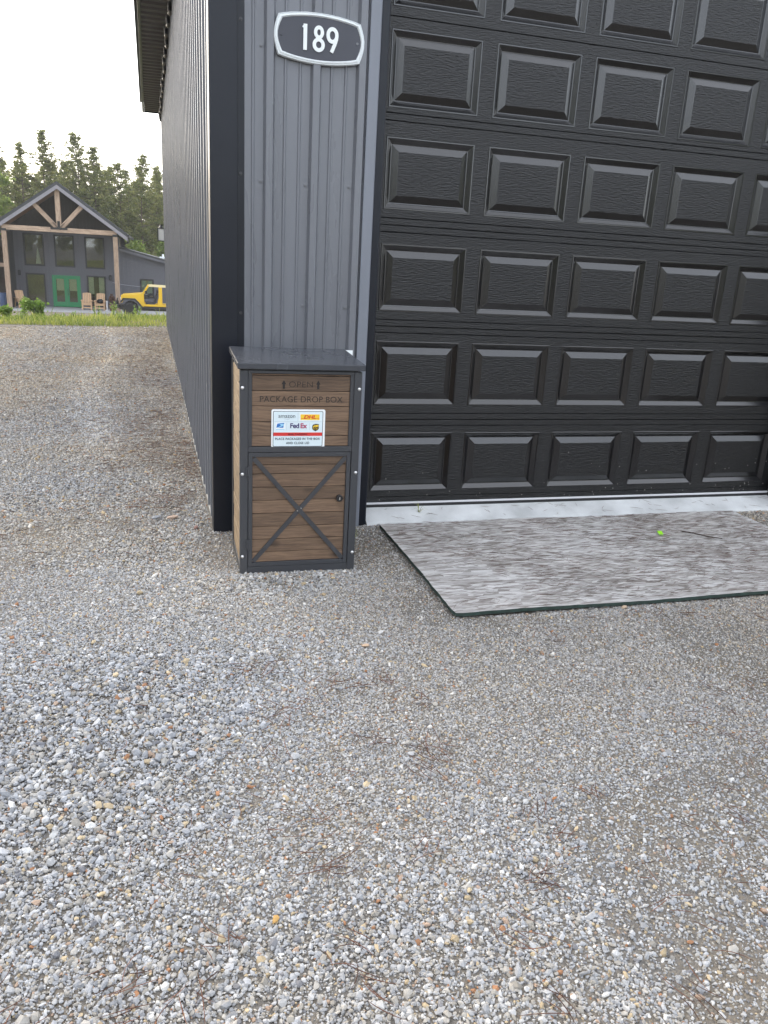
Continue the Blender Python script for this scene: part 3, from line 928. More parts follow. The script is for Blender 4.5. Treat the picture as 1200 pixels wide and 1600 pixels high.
def stroke(path, w, closed=False, d0=-0.006, d1=0.001):
    """flat ribbon of width w along an x,z path, given thickness"""
    P = [Vector((p[0], p[1])) for p in path]
    n = len(P)
    L_, R_ = [], []
    for i in range(n):
        if closed:
            d = P[(i + 1) % n] - P[i - 1]
        else:
            d = P[min(i + 1, n - 1)] - P[max(i - 1, 0)]
        d.normalize()
        nr = Vector((-d.y, d.x)) * (w / 2)
        L_.append(P[i] + nr); R_.append(P[i] - nr)
    v, f = [], []
    for l, r in zip(L_, R_):
        v += [(l.x, d0, l.y), (r.x, d0, r.y), (r.x, d1, r.y), (l.x, d1, l.y)]
    m = n if closed else n - 1
    for i in range(m):
        a, c = i * 4, ((i + 1) % n) * 4
        f += [(a, a + 1, c + 1, c), (a + 1, a + 2, c + 2, c + 1), (a + 3, a, c, c + 3)]
    if not closed:
        f += [(0, 3, 2, 1), ((n - 1) * 4, (n - 1) * 4 + 1, (n - 1) * 4 + 2, (n - 1) * 4 + 3)]
    return MB().add(v, f)


def ell(cx, cz, a, c, n=28):
    return [(cx + a * math.cos(2 * math.pi * k / n), cz + c * math.sin(2 * math.pi * k / n)) for k in range(n)]


DW = 0.0165
b = stroke([(-0.072, -0.055), (-0.072, 0.055)], DW * 1.05)
b2 = stroke([(-0.0815, 0.0375), (-0.074, 0.0465)], DW * 0.95, d0=-0.0058); b.add(b2.v, b2.f)
b.build('numeral', MT['numeral'], pq)
b = stroke(ell(-0.006, -0.0265, 0.0215, 0.0225), DW, True)
b2 = stroke(ell(-0.006, 0.0265, 0.0165, 0.0210), DW * 0.95, True, d0=-0.0057); b.add(b2.v, b2.f)
b.build('numeral', MT['numeral'], pq)
b = stroke(ell(0.060, 0.0210, 0.0215, 0.0270), DW, True)
b2 = stroke([(0.0815, 0.020), (0.0795, 0.004), (0.072, -0.018), (0.0575, -0.052)], DW, d0=-0.0057); b.add(b2.v, b2.f)
b.build('numeral', MT['numeral'], pq)
for sx in (-1, 1):
    b = MB(); b.cyl((sx * 0.185, 0.0), 0.006, 'y', -0.003, 0.001, 10)
    b.build('screw', MT['plaque'] if sx < 0 else MT['screw'], pq)

# ------------------------------------------------------------------ package drop box
BW, BD = 0.565, 0.455
box = thing('package_drop_box', 'brown plank package drop box with black frame and crossed braces on its door', 'package box', (-0.5665, -0.79, 0.0), R(-0.8))
hx = BW / 2
ox = lambda off: -hx + off            # offset from the left edge
b = MB()
for sx in (-1, 1):
    for (y0, y1) in ((0.0, 0.037), (BD - 0.037, BD)):
        b2 = MB(); xa, xb = (ox(0), ox(0.0365)) if sx < 0 else (ox(BW - 0.0365), ox(BW))
        b2.box(xa, xb, y0, y1, -0.03, 0.985)
        b2.build('post', MT['boxmetal'], box, bevel=0.002)
for nm, z0, z1 in (('top_rail', 0.972, 0.985), ('middle_rail', 0.6065, 0.632), ('bottom_rail', -0.03, 0.036)):
    b = MB(); b.box(ox(0.037), ox(BW - 0.037), 0.001, 0.030, z0, z1)
    if nm == 'bottom_rail':
        b.box(ox(0.002), ox(0.030), 0.0375, BD - 0.0375, z0, z1); b.box(ox(BW - 0.030), ox(BW - 0.002), 0.0375, BD - 0.0375, z0, z1)
    b.build(nm, MT['boxmetal'], box, bevel=0.0015)
for xa in (0.037, 0.5105):
    b = MB(); b.box(ox(xa), ox(xa + 0.0175), 0.004, 0.028, 0.633, 0.9715)
    b.build('inner_strip', MT['boxmetal'], box, bevel=0.001)
# rivets on the inner strips
for xa in (0.037 + 0.009, 0.5105 + 0.009):
    for z in (0.655, 0.74, 0.86):
        b = MB(); b.cyl((ox(xa), z), 0.003, 'y', 0.0015, 0.005, 8); b.build('rivet', MT['darkscrew'], box)
# front planks (upper)
def planks(x0, x1, y0, y1, edges, parent, mat, along='x'):
    for i in range(len(edges) - 1):
        za, zb = edges[i] + 0.0012, edges[i + 1] - 0.0012
        b = MB()
        dy = random.uniform(-0.0012, 0.0012)
        if along == 'x':
            xc = (x0 + x1) / 2
            b.box(x0 - xc, x1 - xc, y0 + dy, y1, -(zb - za) / 2, (zb - za) / 2)
            b.build('plank', mat, parent, bevel=0.0016, loc=(xc, 0, (za + zb) / 2))
        else:
            yc = (y0 + y1) / 2
            b.box(y0 - yc, y1 - yc, -x1, -(x0 + dy), -(zb - za) / 2, (zb - za) / 2)
            o = b.build('plank', mat, parent, bevel=0.0016, loc=(0, yc, (za + zb) / 2))
            o.rotation_euler = (0, 0, R(90))
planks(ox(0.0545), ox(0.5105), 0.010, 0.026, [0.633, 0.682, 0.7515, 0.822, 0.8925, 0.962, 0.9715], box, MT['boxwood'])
planks(ox(0.005), ox(0.021), 0.0375, BD - 0.0375, [0.037 + 0.0667 * k for k in range(15)], box, MT['boxside_lit'], 'y')
planks(ox(BW - 0.021), ox(BW - 0.005), 0.0375, BD - 0.0375, [0.037 + 0.0667 * k for k in range(15)], box, MT['boxside_lit'], 'y')
b = MB(); b.box(ox(0.038), ox(BW - 0.038), BD - 0.02, BD - 0.004, -0.02, 0.984); b.build('back_panel', MT['boxmetal'], box)
# door
dz0, dz1, dxa, dxb = 0.0385, 0.6045, 0.0385, 0.5245
dr = MB()
dr.box(ox(dxa), ox(dxa + 0.019), -0.002, 0.020, dz0, dz1); dr.box(ox(dxb - 0.019), ox(dxb), -0.002, 0.020, dz0, dz1)
dr.box(ox(dxa + 0.0192), ox(dxb - 0.0192), -0.0015, 0.020, dz1 - 0.020, dz1); dr.box(ox(dxa + 0.0192), ox(dxb - 0.0192), -0.0015, 0.020, dz0, dz0 + 0.020)
door = dr.build('door', MT['boxmetal'], box, bevel=0.001)
planks(ox(dxa + 0.0195), ox(dxb - 0.0195), 0.006, 0.019, [0.0588, 0.110, 0.175, 0.240, 0.306, 0.371, 0.436, 0.501, 0.545, 0.5843], door, MT['boxwood'])
c0, c1, e0, e1 = ox(dxa + 0.020), ox(dxb - 0.020), dz0 + 0.021, dz1 - 0.021
for k, (p, q) in enumerate((((c0, e1), (c1, e0)), ((c0, e0), (c1, e1)))):
    d = Vector((q[0] - p[0], q[1] - p[1])).normalized()
    nrm = Vector((-d.y, d.x)) * 0.0105
    p, q = Vector(p), Vector(q)
    quad = [p - nrm * 1.0 + d * 0.006, q - nrm - d * 0.006, q + nrm - d * 0.006, p + nrm + d * 0.006]
    b = MB(); b.prism([(t.x, t.y) for t in quad], 'y', 0.0005 - 0.0025 * (1 - k), 0.0055)
    b.build('cross_brace', MT['boxmetal'], door, bevel=0.0006)
mx_, mz_ = (c0 + c1) / 2, (e0 + e1) / 2
for (dx, dz) in ((-0.009, -0.004), (0.009, 0.008)):
    b = MB(); b.cyl((mx_ + dx, mz_ + dz), 0.0028, 'y', -0.005, 0.0, 8); b.build('rivet', MT['bolt'], door)
b = MB(); b.cyl((ox(0.4765), 0.377), 0.0165, 'y', -0.014, 0.006, 24); b.build('lock', MT['hblack'], door, bevel=0.002)
b = MB(); b.box(ox(0.4765) - 0.0022, ox(0.4765) + 0.0022, -0.0146, -0.0138, 0.370, 0.384); b.build('keyhole', MT['bolt'], door)
for z in (0.515, 0.155):
    b = MB(); b.cyl((ox(0.0375), -0.004), 0.0055, 'z', z - 0.026, z + 0.026, 10); b.box(ox(0.026), ox(0.050), -0.0045, -0.002, z - 0.022, z + 0.022)
    b.build('hinge', MT['boxmetal'], box)
# bolts
b = MB()
bp_ = [(0.002, 0.0082), (-0.001, 0.0080), (-0.0035, 0.0062), (-0.005, 0.003), (-0.0053, 0.0005)]
b.tube([(0, p[0], 0) for p in bp_], [p[1] for p in bp_], 12)
bolt_me = b.mesh('bolt')
for z in (0.906, 0.502, 0.092):
    for xa in (0.011, BW - 0.012):
        put('bolt', bolt_me, MT['bolt'], box, smooth=True, loc=(ox(xa), -0.0005, z))
for z in (0.93, 0.70, 0.50):
    b = MB(); b.cyl((0.020, z), 0.004, 'x', ox(-0.003), ox(0.001), 8); b.build('rivet', MT['darkscrew'], box)
# lid: slight fall towards the front, overhanging, folded rim
b = MB()
lw = hx + 0.012
zf, zb_ = 1.020, 1.040
b.prism([(-0.016, zf - 0.028), (-0.016, zf), (BD + 0.01, zb_), (BD + 0.01, zb_ - 0.028)], 'x', -lw, lw)
b.build('lid', MT['boxlid'], box, bevel=0.003)
b = MB(); b.box(ox(0.02), ox(BW - 0.02), 0.006, BD - 0.01, 0.985, 0.994); b.build('lid_gasket', MT['rubber'], box)
# lettering burnt into the planks
YF = 0.0085
text_mesh('OPEN', 0.0385, MT['ink'], 'lettering', box, (-0.0035, YF, 0.922), depth=0.0006, offset=-0.0006, sx=1.12, space=1.05)
text_mesh('PACKAGE DROP BOX', 0.0395, MT['ink'], 'lettering', box, (0.0, YF, 0.853), depth=0.0006, offset=-0.0003, sx=0.985, space=1.03)
for ax in (-0.083, 0.077):
    b = MB(); b.prism([(ax - 0.005, 0.903), (ax + 0.005, 0.903), (ax + 0.005, 0.924), (ax + 0.0105, 0.924), (ax, 0.942), (ax - 0.0105, 0.924), (ax - 0.005, 0.924)], 'y', YF - 0.0005, YF + 0.002)
    b.build('arrow', MT['ink'], box)


# the courier label
def rrect(x0, x1, z0, z1, r, n=5):
    pts = []
    for cx, cz, a in ((x1 - r, z1 - r, 0), (x0 + r, z1 - r, 90), (x0 + r, z0 + r, 180), (x1 - r, z0 + r, 270)):
        pts += [(cx + r * math.cos(R(a + 90 * k / n)), cz + r * math.sin(R(a + 90 * k / n))) for k in range(n + 1)]
    return pts


LW, LH = 0.252, 0.184
b = MB(); b.prism(rrect(-LW / 2, LW / 2, -LH / 2, LH / 2, 0.009), 'y', 0.0, 0.004)
lab = b.build('label_plate', MT['labelwhite'], box, bevel=0.0008, loc=(-0.0125, 0.0045, 0.716))
lab['label'] = 'white courier label with coloured company marks'


def flat(pts, mat, nm, layer):
    b = MB(); b.prism(pts, 'y', -0.0003 - 0.0003 * layer, 0.0002)
    return b.build(nm, mat, lab)


def rect(x0, x1, z0, z1, mat, nm, layer):
    return flat([(x0, z0), (x1, z0), (x1, z1), (x0, z1)], mat, nm, layer)


UX = lambda u: (u - 600) / 1120 * LW          # places measured on the label's face
UZ = lambda w: (437 - w) / 800 * LH
flat(rrect(UX(72), UX(1115), UZ(800), UZ(72), 0.005), MT['labelink'], 'border', 0)
flat(rrect(UX(84), UX(1103), UZ(789), UZ(82), 0.0045), MT['labelface'], 'face', 1)
rect(UX(100), UX(1085), UZ(290), UZ(283), MT['labelline'], 'rule', 2)
rect(UX(583), UX(589), UZ(270), UZ(100), MT['labelline'], 'rule', 3)
rect(UX(352), UX(358), UZ(460), UZ(310), MT['labelline'], 'rule', 2)
rect(UX(828), UX(834), UZ(460), UZ(310), MT['labelline'], 'rule', 2)
rect(UX(84), UX(1103), UZ(580), UZ(508), MT['redp'], 'red_band', 2)
rect(UX(625), UX(1050), UZ(265), UZ(125), MT['labelwhite'], 'mark_backing', 2)
rect(UX(640), UX(1038), UZ(250), UZ(135), MT['yellowp'], 'yellow_panel', 3)
rect(UX(645), UX(730), UZ(220), UZ(212), MT['redp'], 'red_rule', 4)
rect(UX(930), UX(1033), UZ(220), UZ(212), MT['redp'], 'red_rule', 4)


def lt(s, size, mat, u, w, sx=1.0, off=0.0, shear=0.0, space=1.0, layer=4):
    return text_mesh(s, size, mat, 'lettering', lab, (UX(u), -0.0005 - 0.0003 * layer, UZ(w)), depth=0.0002, offset=off, sx=sx, shear=shear, space=space)


lt('amazon', 0.0265, MT['labelink'], 357, 170, 0.98, -0.0001)
sm = [(UX(300 + 12 * k), UZ(222 + 16 * math.sin(math.pi * k / 10))) for k in range(11)]
s_ = stroke(sm, 0.0012, d0=-0.0012, d1=0.0002); s_.build('smile_mark', MT['labelline'], lab)
lt('DHL', 0.0235, MT['redp'], 832, 193, 1.25, 0.0007, 0.25)
lt('Fed', 0.032, MT['purplep'], 520, 372, 0.98, 0.0008, space=0.95)
lt('Ex', 0.032, MT['crimson'], 705, 374, 1.0, 0.0008, space=0.95)
# postal eagle: blue slanted block with a pale head stroke
rect(UX(128), UX(322), UZ(455), UZ(305), MT['labelwhite'], 'mark_backing', 2)
flat([(UX(150), UZ(408)), (UX(172), UZ(318)), (UX(306), UZ(310)), (UX(286), UZ(408))], MT['lightblue'], 'postal_mark', 3)
flat([(UX(140), UZ(408)), (UX(160), UZ(330)), (UX(215), UZ(335)), (UX(235), UZ(365)), (UX(190), UZ(392))], MT['bluep'], 'postal_mark', 4)
flat([(UX(175), UZ(318)), (UX(304), UZ(312)), (UX(302), UZ(330)), (UX(215), UZ(328))], MT['bluep'], 'postal_mark', 4)
flat([(UX(185), UZ(408)), (UX(290), UZ(372)), (UX(284), UZ(410))], MT['bluep'], 'postal_mark', 4)
rect(UX(135), UX(310), UZ(452), UZ(438), MT['lightblue'], 'postal_mark', 3)
# brown shield
flat([(UX(890), UZ(370)), (UX(905), UZ(345)), (UX(965), UZ(330)), (UX(1027), UZ(335)), (UX(1030), UZ(420)), (UX(1010), UZ(455)), (UX(958), UZ(482)), (UX(905), UZ(452)), (UX(890), UZ(420))], MT['shieldbrown'], 'shield_mark', 3)
flat([(UX(900), UZ(385)), (UX(930), UZ(362)), (UX(980), UZ(352)), (UX(1022), UZ(352)), (UX(1022), UZ(420)), (UX(1000), UZ(440)), (UX(915), UZ(440)), (UX(900), UZ(418))], MT['yellowp'], 'shield_mark', 4)
lt('ups', 0.0185, MT['shieldbrown'], 958, 402, 1.15, 0.0006, layer=5)
lt('MAIL CARRIERS', 0.0115, MT['darkred'], 585, 544, 1.15, 0.0004)
lt('PLACE PACKAGES IN THE BOX', 0.0150, MT['labelink'], 588, 640, 0.92, 0.0003, space=1.12)
lt('AND CLOSE LID', 0.0150, MT['labelink'], 592, 727, 0.92, 0.0003, space=1.12)

# paper tag behind the lid
b = MB(); b.box(-0.062, 0.062, 0, 0.0015, -0.04, 0.037)
o = b.build('paper_tag', MT['paper'], loc=(-0.238, WY - 0.0275, 0.978))
tag(o, 'blank white paper tag on the ribbed wall behind the lid of the package box', 'paper tag', kind='thing')

# ------------------------------------------------------------------ strand board on the gravel
bw, bl = 2.445, 1.25
board = thing('strand_board', 'weathered grey strand board sheet with green edges lying before the garage door', 'board', (0.0145, -1.440, 0.0))
NXb, NYb = 62, 32
wear_x = np.abs(rng.normal(0, 0.0018, NYb)); wear_y = np.abs(rng.normal(0, 0.0018, NXb))
wear_x[0] = wear_y[0] = 0.008
v = []
for layer in (1, 0):
    for j in range(NYb):
        for i in range(NXb):
            x, y = bw * i / (NXb - 1), bl * j / (NYb - 1)
            z = 0.012 + 0.0165 * layer + 0.004 * math.sin(x * 2.2 + 0.6) * math.sin(y * 2.6) + 0.003 * math.sin(x * 5 + y * 3)
            if i in (0, NXb - 1):
                x += (0.5 - i / (NXb - 1)) * 2 * wear_x[j]
            if j in (0, NYb - 1):
                y += (0.5 - j / (NYb - 1)) * 2 * wear_y[i]
            v.append((x, y, z))
q = NXb * NYb
f = [(j * NXb + i, j * NXb + i + 1, (j + 1) * NXb + i + 1, (j + 1) * NXb + i) for j in range(NYb - 1) for i in range(NXb - 1)]
topf = list(f)
me = bpy.data.meshes.new('top_face'); me.from_pydata(v[:q], [], topf); me.update()
put('top_face', me, MT['osb'], board, smooth=True)
b = MB()
ring = [i for i in range(NXb)] + [(j + 1) * NXb - 1 for j in range(1, NYb)] + [(NYb - 1) * NXb + i for i in range(NXb - 2, -1, -1)] + [j * NXb for j in range(NYb - 2, 0, -1)]
m = len(ring)
ev = [v[i] for i in ring] + [v[i + q] for i in ring]
cx, cy = bw / 2, bl / 2
ev = [(cx + (p[0] - cx) * 1.0004, cy + (p[1] - cy) * 1.0008, p[2]) for p in ev]
b.add(ev, [(k, (k + 1) % m, (k + 1) % m + m, k + m) for k in range(m)])
b.build('painted_edge', MT['osbedge'], board)

b = MB()
b.prism([(-0.014, -0.022), (0.011, -0.024), (0.016, 0.018), (-0.010, 0.024)], 'z', 0, 0.006)
o = b.build('plastic_scrap', MT['scrap'], loc=(1.648, -0.565, 0.030), bevel=0.001)
o.rotation_euler = (R(12), R(-8), R(-12))
tag(o, 'small lime green plastic scrap on the weathered board', 'plastic scrap', kind='thing')
b = MB(); b.tube([(0, 0, 0), (0.05, -0.055, 0.004), (0.105, -0.11, 0.0), (0.16, -0.175, 0.006)], [0.004, 0.004, 0.0035, 0.002], 6)
o = b.build('twig', MT['greytwig'], loc=(1.80, -0.55, 0.034))
tag(o, 'straight dark twig beside the lime green scrap', 'twig', kind='thing')


# ------------------------------------------------------------------ gravel
def stone_mesh(seed):
    r = np.random.default_rng(seed)
    bm = bmesh.new()
    bmesh.ops.create_icosphere(bm, subdivisions=1, radius=1.0)
    dirs = r.normal(size=(7, 3)); dirs /= np.linalg.norm(dirs, axis=1)[:, None]
    offs = r.uniform(0.50, 0.86, 7)
    sc = np.array([1.0, r.uniform(0.62, 0.92), r.uniform(0.42, 0.7)])
    for vt in bm.verts:
        p = np.array(vt.co)
        for d, o_ in zip(dirs, offs):          # cut flat facets
            t = p @ d
            if t > o_:
                p = p - d * (t - o_) * 0.95
        p = p * (1 + r.normal(0, 0.05))
        vt.co = Vector(p * sc)
    me = bpy.data.meshes.new('stone')
    bm.to_mesh(me); bm.free()
    me.materials.append(MT['stone'])
    return me


stone_lib = bpy.data.collections.new('stone_library')
for i in range(9):
    so = bpy.data.objects.new('stone', stone_mesh(100 + i))
    stone_lib.objects.link(so)

PAL = np.array([(0.30, 0.305, 0.315), (0.235, 0.24, 0.25), (0.36, 0.36, 0.36), (0.31, 0.295, 0.27), (0.25, 0.235, 0.21), (0.46, 0.455, 0.44),
                (0.36, 0.29, 0.19), (0.27, 0.14, 0.075), (0.30, 0.22, 0.165), (0.155, 0.155, 0.165)])
PALW = np.array([0.23, 0.17, 0.15, 0.16, 0.12, 0.045, 0.04, 0.010, 0.025, 0.05])
PALW = PALW / PALW.sum()


def vnoise(x, y, seed, s):
    """smooth value noise"""
    r = np.random.default_rng(seed)
    G = r.random((64, 64))
    x, y = x * s, y * s
    xi, yi = np.floor(x).astype(int), np.floor(y).astype(int)
    fx, fy = smooth01(x - xi), smooth01(y - yi)
    g = lambda a, c: G[a % 64, c % 64]
    return (g(xi, yi) * (1 - fx) + g(xi + 1, yi) * fx) * (1 - fy) + (g(xi, yi + 1) * (1 - fx) + g(xi + 1, yi + 1) * fx) * fy


def coarse_field(x, y):
    """0 = packed fines, 1 = loose coarse stones"""
    t = (y + 3.0) / 2.4
    cx = -1.75 + 0.75 * np.clip(t, -0.3, 1.3)
    band = np.exp(-((x - cx) / 0.62) ** 2) * np.exp(-((y + 2.1) / 0.85) ** 2)
    front = np.exp(-((x + 0.75) / 0.45) ** 2) * np.exp(-((y + 0.90) / 0.13) ** 2)
    leftside = np.exp(-((x + 1.25) / 0.35) ** 2) * np.exp(-((y + 0.35) / 0.55) ** 2) * 0.55
    foot = 0.45 * np.exp(-((y + 3.1) / 0.35) ** 2)
    c = np.maximum.reduce([band, front * 0.95, leftside, foot])
    n = vnoise(x, y, 3, 2.3) * 0.6 + vnoise(x, y, 4, 6.0) * 0.4
    far_ = 0.40 * smooth01((y + 0.6) / 1.0)
    return np.clip(np.maximum(c, far_) + 0.12 - 0.17 * smooth01((x + 1.1) / 1.2) * (y < -0.5) + (n - 0.5) * 0.45, 0, 1)


def make_gravel():
    parts = []
    for (ya, yb, xa, xb, dens) in ((-3.75, -0.6, -3.2, 2.9, 40000), (-0.6, 3.0, -4.2, 0.4, 17000), (-0.6, -0.1, 2.3, 3.2, 9000), (3.0, 12.9, -5.6, -0.9, 7500)):
        N = int((yb - ya) * (xb - xa) * dens)
        x = rng.uniform(xa, xb, N); y = rng.uniform(ya, yb, N)
        d = np.hypot(x - CAM.x, y - CAM.y)
        # keep what the camera, or one a step to the side, could see
        keep = (y < pad_edge(x) + 0.25 * rng.normal(size=N)) & ~((x > LX - 0.03) & (y > WY - 0.01))
        keep &= ~((x > 0.03) & (x < 2.44) & (y > -1.425))
        keep &= ~((x > -0.845) & (x < -0.29) & (y > -0.785) & (y < -0.33))
        keep &= (x > -1.25 - 0.62 * (y + 4.4) - 0.5) & (x < -1.1 + 0.92 * (y + 4.4) + 0.3)
        x, y, d = x[keep], y[keep], d[keep]
        n0 = len(x)
        c = coarse_field(x, y)
        mean = 0.0048 + 0.0056 * c ** 1.2
        mean = np.maximum(mean, 0.00082 * d)         # far off only the larger stones read
        s = mean * np.exp(rng.normal(0, 0.40, n0))
        s = np.clip(s, 0.0032, 0.019)
        p = np.minimum(1, 0.66 / (s * s * dens))
        sandy = (vnoise(x, y, 61, 1.7) * 0.7 + vnoise(x, y, 62, 5.0) * 0.3 > 0.60) & (c < 0.40)
        p = p * np.where(sandy, 0.45, 1.0)
        k = rng.random(n0) < p
        parts.append([q[k] for q in (x, y, s, c, d)])
        if yb < 0:                                   # chips filling the gaps of the nearest gravel
            s2 = np.clip(0.0042 * np.exp(rng.normal(0, 0.3, n0)), 0.003, 0.008)
            k = rng.random(n0) < np.minimum(1, (0.10 + 0.25 * np.clip(c * 2, 0, 1)) * np.where(sandy, 0.6, 1.0) / (s2 * s2 * dens))
            parts.append([q[k] for q in (x, y, s2, c, d)])
    x, y, s, c, d = [np.concatenate([q[i] for q in parts]) for i in range(5)]
    n = len(x)
    z = ground_z(x, y) + s * rng.uniform(-0.15, 0.42, n) + 0.010 * np.clip(c - 0.3, 0, 1) * rng.random(n)
    co = np.stack([x, y, z], -1)
    rot = np.stack([rng.normal(0, 0.45, n), rng.normal(0, 0.45, n), rng.uniform(0, 6.283, n)], -1)
    scl = s[:, None] * np.stack([rng.uniform(0.9, 1.25, n), rng.uniform(0.85, 1.15, n), rng.uniform(0.8, 1.2, n)], -1)
    pal = PAL[rng.choice(len(PAL), n, p=PALW)] * np.array([1.20, 1.165, 1.11])
    warm = (vnoise(x, y, 8, 1.1) - 0.5)[:, None]
    pal = pal * (1 + np.array([0.16, 0.05, -0.14]) * warm * 0.9) * rng.uniform(0.80, 1.16, (n, 1))
    fine = np.clip((0.4 - c) / 0.4, 0, 1)[:, None]
    pal = pal * (1 - fine * 0.05 * np.array([0.4, 0.8, 1.3]))
    farw = smooth01((d - 5.0) / 8.0)[:, None]
    pal = pal * (1 + farw * np.array([0.06, 0.0, -0.09]))
    tx = -1.72 - 0.02 * y + 0.12 * np.sin(y * 0.9)      # line of clean pale stones thrown up beside the wheel track
    track = np.exp(-((x - tx) / 0.16) ** 2) * smooth01((y - 0.5) / 2.0)
    pal = pal * (1 + 0.42 * (track * (rng.random(n) < 0.6))[:, None])
    me = bpy.data.meshes.new('gravel')
    me.vertices.add(n); me.vertices.foreach_set('co', co.astype(np.float32).ravel())
    for nm, typ, key, val in (('rot', 'FLOAT_VECTOR', 'vector', rot), ('scl', 'FLOAT_VECTOR', 'vector', scl)):
        a = me.attributes.new(nm, typ, 'POINT'); a.data.foreach_set(key, val.astype(np.float32).ravel())
    a = me.attributes.new('pick', 'INT', 'POINT'); a.data.foreach_set('value', rng.integers(0, 9, n).astype(np.int32))
    a = me.attributes.new('stone_colour', 'FLOAT_COLOR', 'POINT')
    a.data.foreach_set('color', np.concatenate([np.clip(pal, 0.02, 0.8), np.ones((n, 1))], 1).astype(np.float32).ravel())
    o = put('gravel', me, MT['stone'])
    tag(o, 'loose grey crushed stone covering the drive in front of and beside the garage', kind='stuff')
    ng = bpy.data.node_groups.new('scatter_stones', 'GeometryNodeTree')
    ng.interface.new_socket('Geometry', in_out='INPUT', socket_type='NodeSocketGeometry')
    ng.interface.new_socket('Geometry', in_out='OUTPUT', socket_type='NodeSocketGeometry')
    gi, go = ng.nodes.new('NodeGroupInput'), ng.nodes.new('NodeGroupOutput')
    iop = ng.nodes.new('GeometryNodeInstanceOnPoints')
    ci = ng.nodes.new('GeometryNodeCollectionInfo'); ci.inputs['Collection'].default_value = stone_lib
    ci.inputs['Separate Children'].default_value = True; ci.inputs['Reset Children'].default_value = True
    iop.inputs['Pick Instance'].default_value = True

    def named(nm, t):
        q = ng.nodes.new('GeometryNodeInputNamedAttribute'); q.data_type = t; q.inputs['Name'].default_value = nm
        return q.outputs['Attribute']
    ng.links.new(gi.outputs[0], iop.inputs['Points'])
    ng.links.new(ci.outputs[0], iop.inputs['Instance'])
    ng.links.new(named('pick', 'INT'), iop.inputs['Instance Index'])
    e2r = ng.nodes.new('FunctionNodeEulerToRotation')
    ng.links.new(named('rot', 'FLOAT_VECTOR'), e2r.inputs[0])
    ng.links.new(e2r.outputs[0], iop.inputs['Rotation'])
    ng.links.new(named('scl', 'FLOAT_VECTOR'), iop.inputs['Scale'])
    ng.links.new(iop.outputs[0], go.inputs[0])
    md = o.modifiers.new('scatter', 'NODES'); md.node_group = ng
    print('gravel stones', n)


make_gravel()

# single larger stones that stand out
def rock(name, label, loc, s, c, seed, rz=0.0, group=None):
    me = stone_mesh(seed); me.materials.clear()
    m_ = simple('rock_' + name, c, 0.9, var=0.25, scale=40, bump=0.4, bscale=120)
    o = put(name, me, m_, loc=loc)
    o.scale = s; o.rotation_euler = (0.1, -0.12, rz)
    tag(o, label, 'stone', group, 'thing')
    return o


rock('flat_stone', 'flat grey stone left of the pinkish stone by the garage side wall', (-1.235, 0.125, 0.010), (0.040, 0.026, 0.018), (0.33, 0.34, 0.36), 301, 0.3)
rock('flat_stone', 'pinkish tan flat stone near the foot of the garage side wall', (-1.140, 0.120, 0.010), (0.042, 0.024, 0.020), (0.42, 0.31, 0.24), 302, 0.1)
rock('flat_stone', 'small tan stone close against the garage foundation lip', (-0.985, -0.005, 0.010), (0.026, 0.020, 0.018), (0.36, 0.30, 0.21), 303, 0.7)
rock('flat_stone', 'reddish brown stone by the foot of the dark corner trim', (-1.02, -0.075, 0.008), (0.028, 0.020, 0.016), (0.30, 0.18, 0.15), 304, 1.2)
rock('flat_stone', 'tan stone touching the front edge of the board', (0.852, -1.458, 0.010), (0.019, 0.015, 0.016), (0.44, 0.33, 0.23), 305, 0.4)
rock('flat_stone', 'pale orange stone alone in the fine gravel in front of the package box', (-0.44, -1.63, 0.010), (0.020, 0.017, 0.014), (0.50, 0.36, 0.25), 306, 0.2)
rock('flat_stone', 'rust orange stone lying in the fine gravel at the right', (-0.13, -2.66, 0.008), (0.010, 0.0085, 0.008), (0.38, 0.16, 0.06), 307, 0.2)
rock('flat_stone', 'yellow ochre stone in the coarse gravel at the bottom', (-0.99, -2.93, 0.010), (0.015, 0.011, 0.010), (0.45, 0.27, 0.09), 308, 0.9)

# ------------------------------------------------------------------ needles and twigs
def needles(name, pos, length, width, mat, label, bend=0.35, flat_=0.12, zoff=0.004, axis=None):
    """thin three-sided curved needles, one joined mesh"""
    n = len(pos)
    a = rng.uniform(0, 2 * math.pi, n) if axis is None else axis
    L_ = length * rng.uniform(0.5, 1.3, n)
    el = rng.normal(0, flat_, n)
    kx = rng.normal(0, bend, n)
    S = 4
    V, F, T = [], [], []
    rings = []
    for i in range(S + 1):
        t = i / S - 0.5
        ang = a + kx * t
        px = pos[:, 0] + np.cos(ang) * L_ * t
        py = pos[:, 1] + np.sin(ang) * L_ * t
        pz = pos[:, 2] + zoff + np.abs(np.sin(el)) * L_ * (0.5 - t * 0.9) * 0.5
        w = width * (1 - 0.75 * abs(2 * t) ** 2) * (0.8 + 0.4 * rng.random(n))
        ring = []
        for k in range(3):
            th = 2 * math.pi * k / 3 + 0.5
            ring.append(np.stack([px - np.sin(ang) * np.cos(th) * w, py + np.cos(ang) * np.cos(th) * w, pz + np.sin(th) * w], -1))
        rings.append(np.stack(ring, 1))
    A = np.stack(rings, 1)              # n, S+1, 3, 3
    V = A.reshape(-1, 3)
    base = (np.arange(n) * (S + 1) * 3)[:, None]
    q = []
    for i in range(S):
        for k in range(3):
            q.append((i * 3 + k, i * 3 + (k + 1) % 3, (i + 1) * 3 + (k + 1) % 3, (i + 1) * 3 + k))
    q = np.array(q)
    F = (base[:, :, None] + q[None]).reshape(-1, 4)
    T = np.repeat(rng.random(n), len(q))
    o = put(name, tri_mesh(name, V, F, T), mat)
    tag(o, label, kind='stuff')
    return o


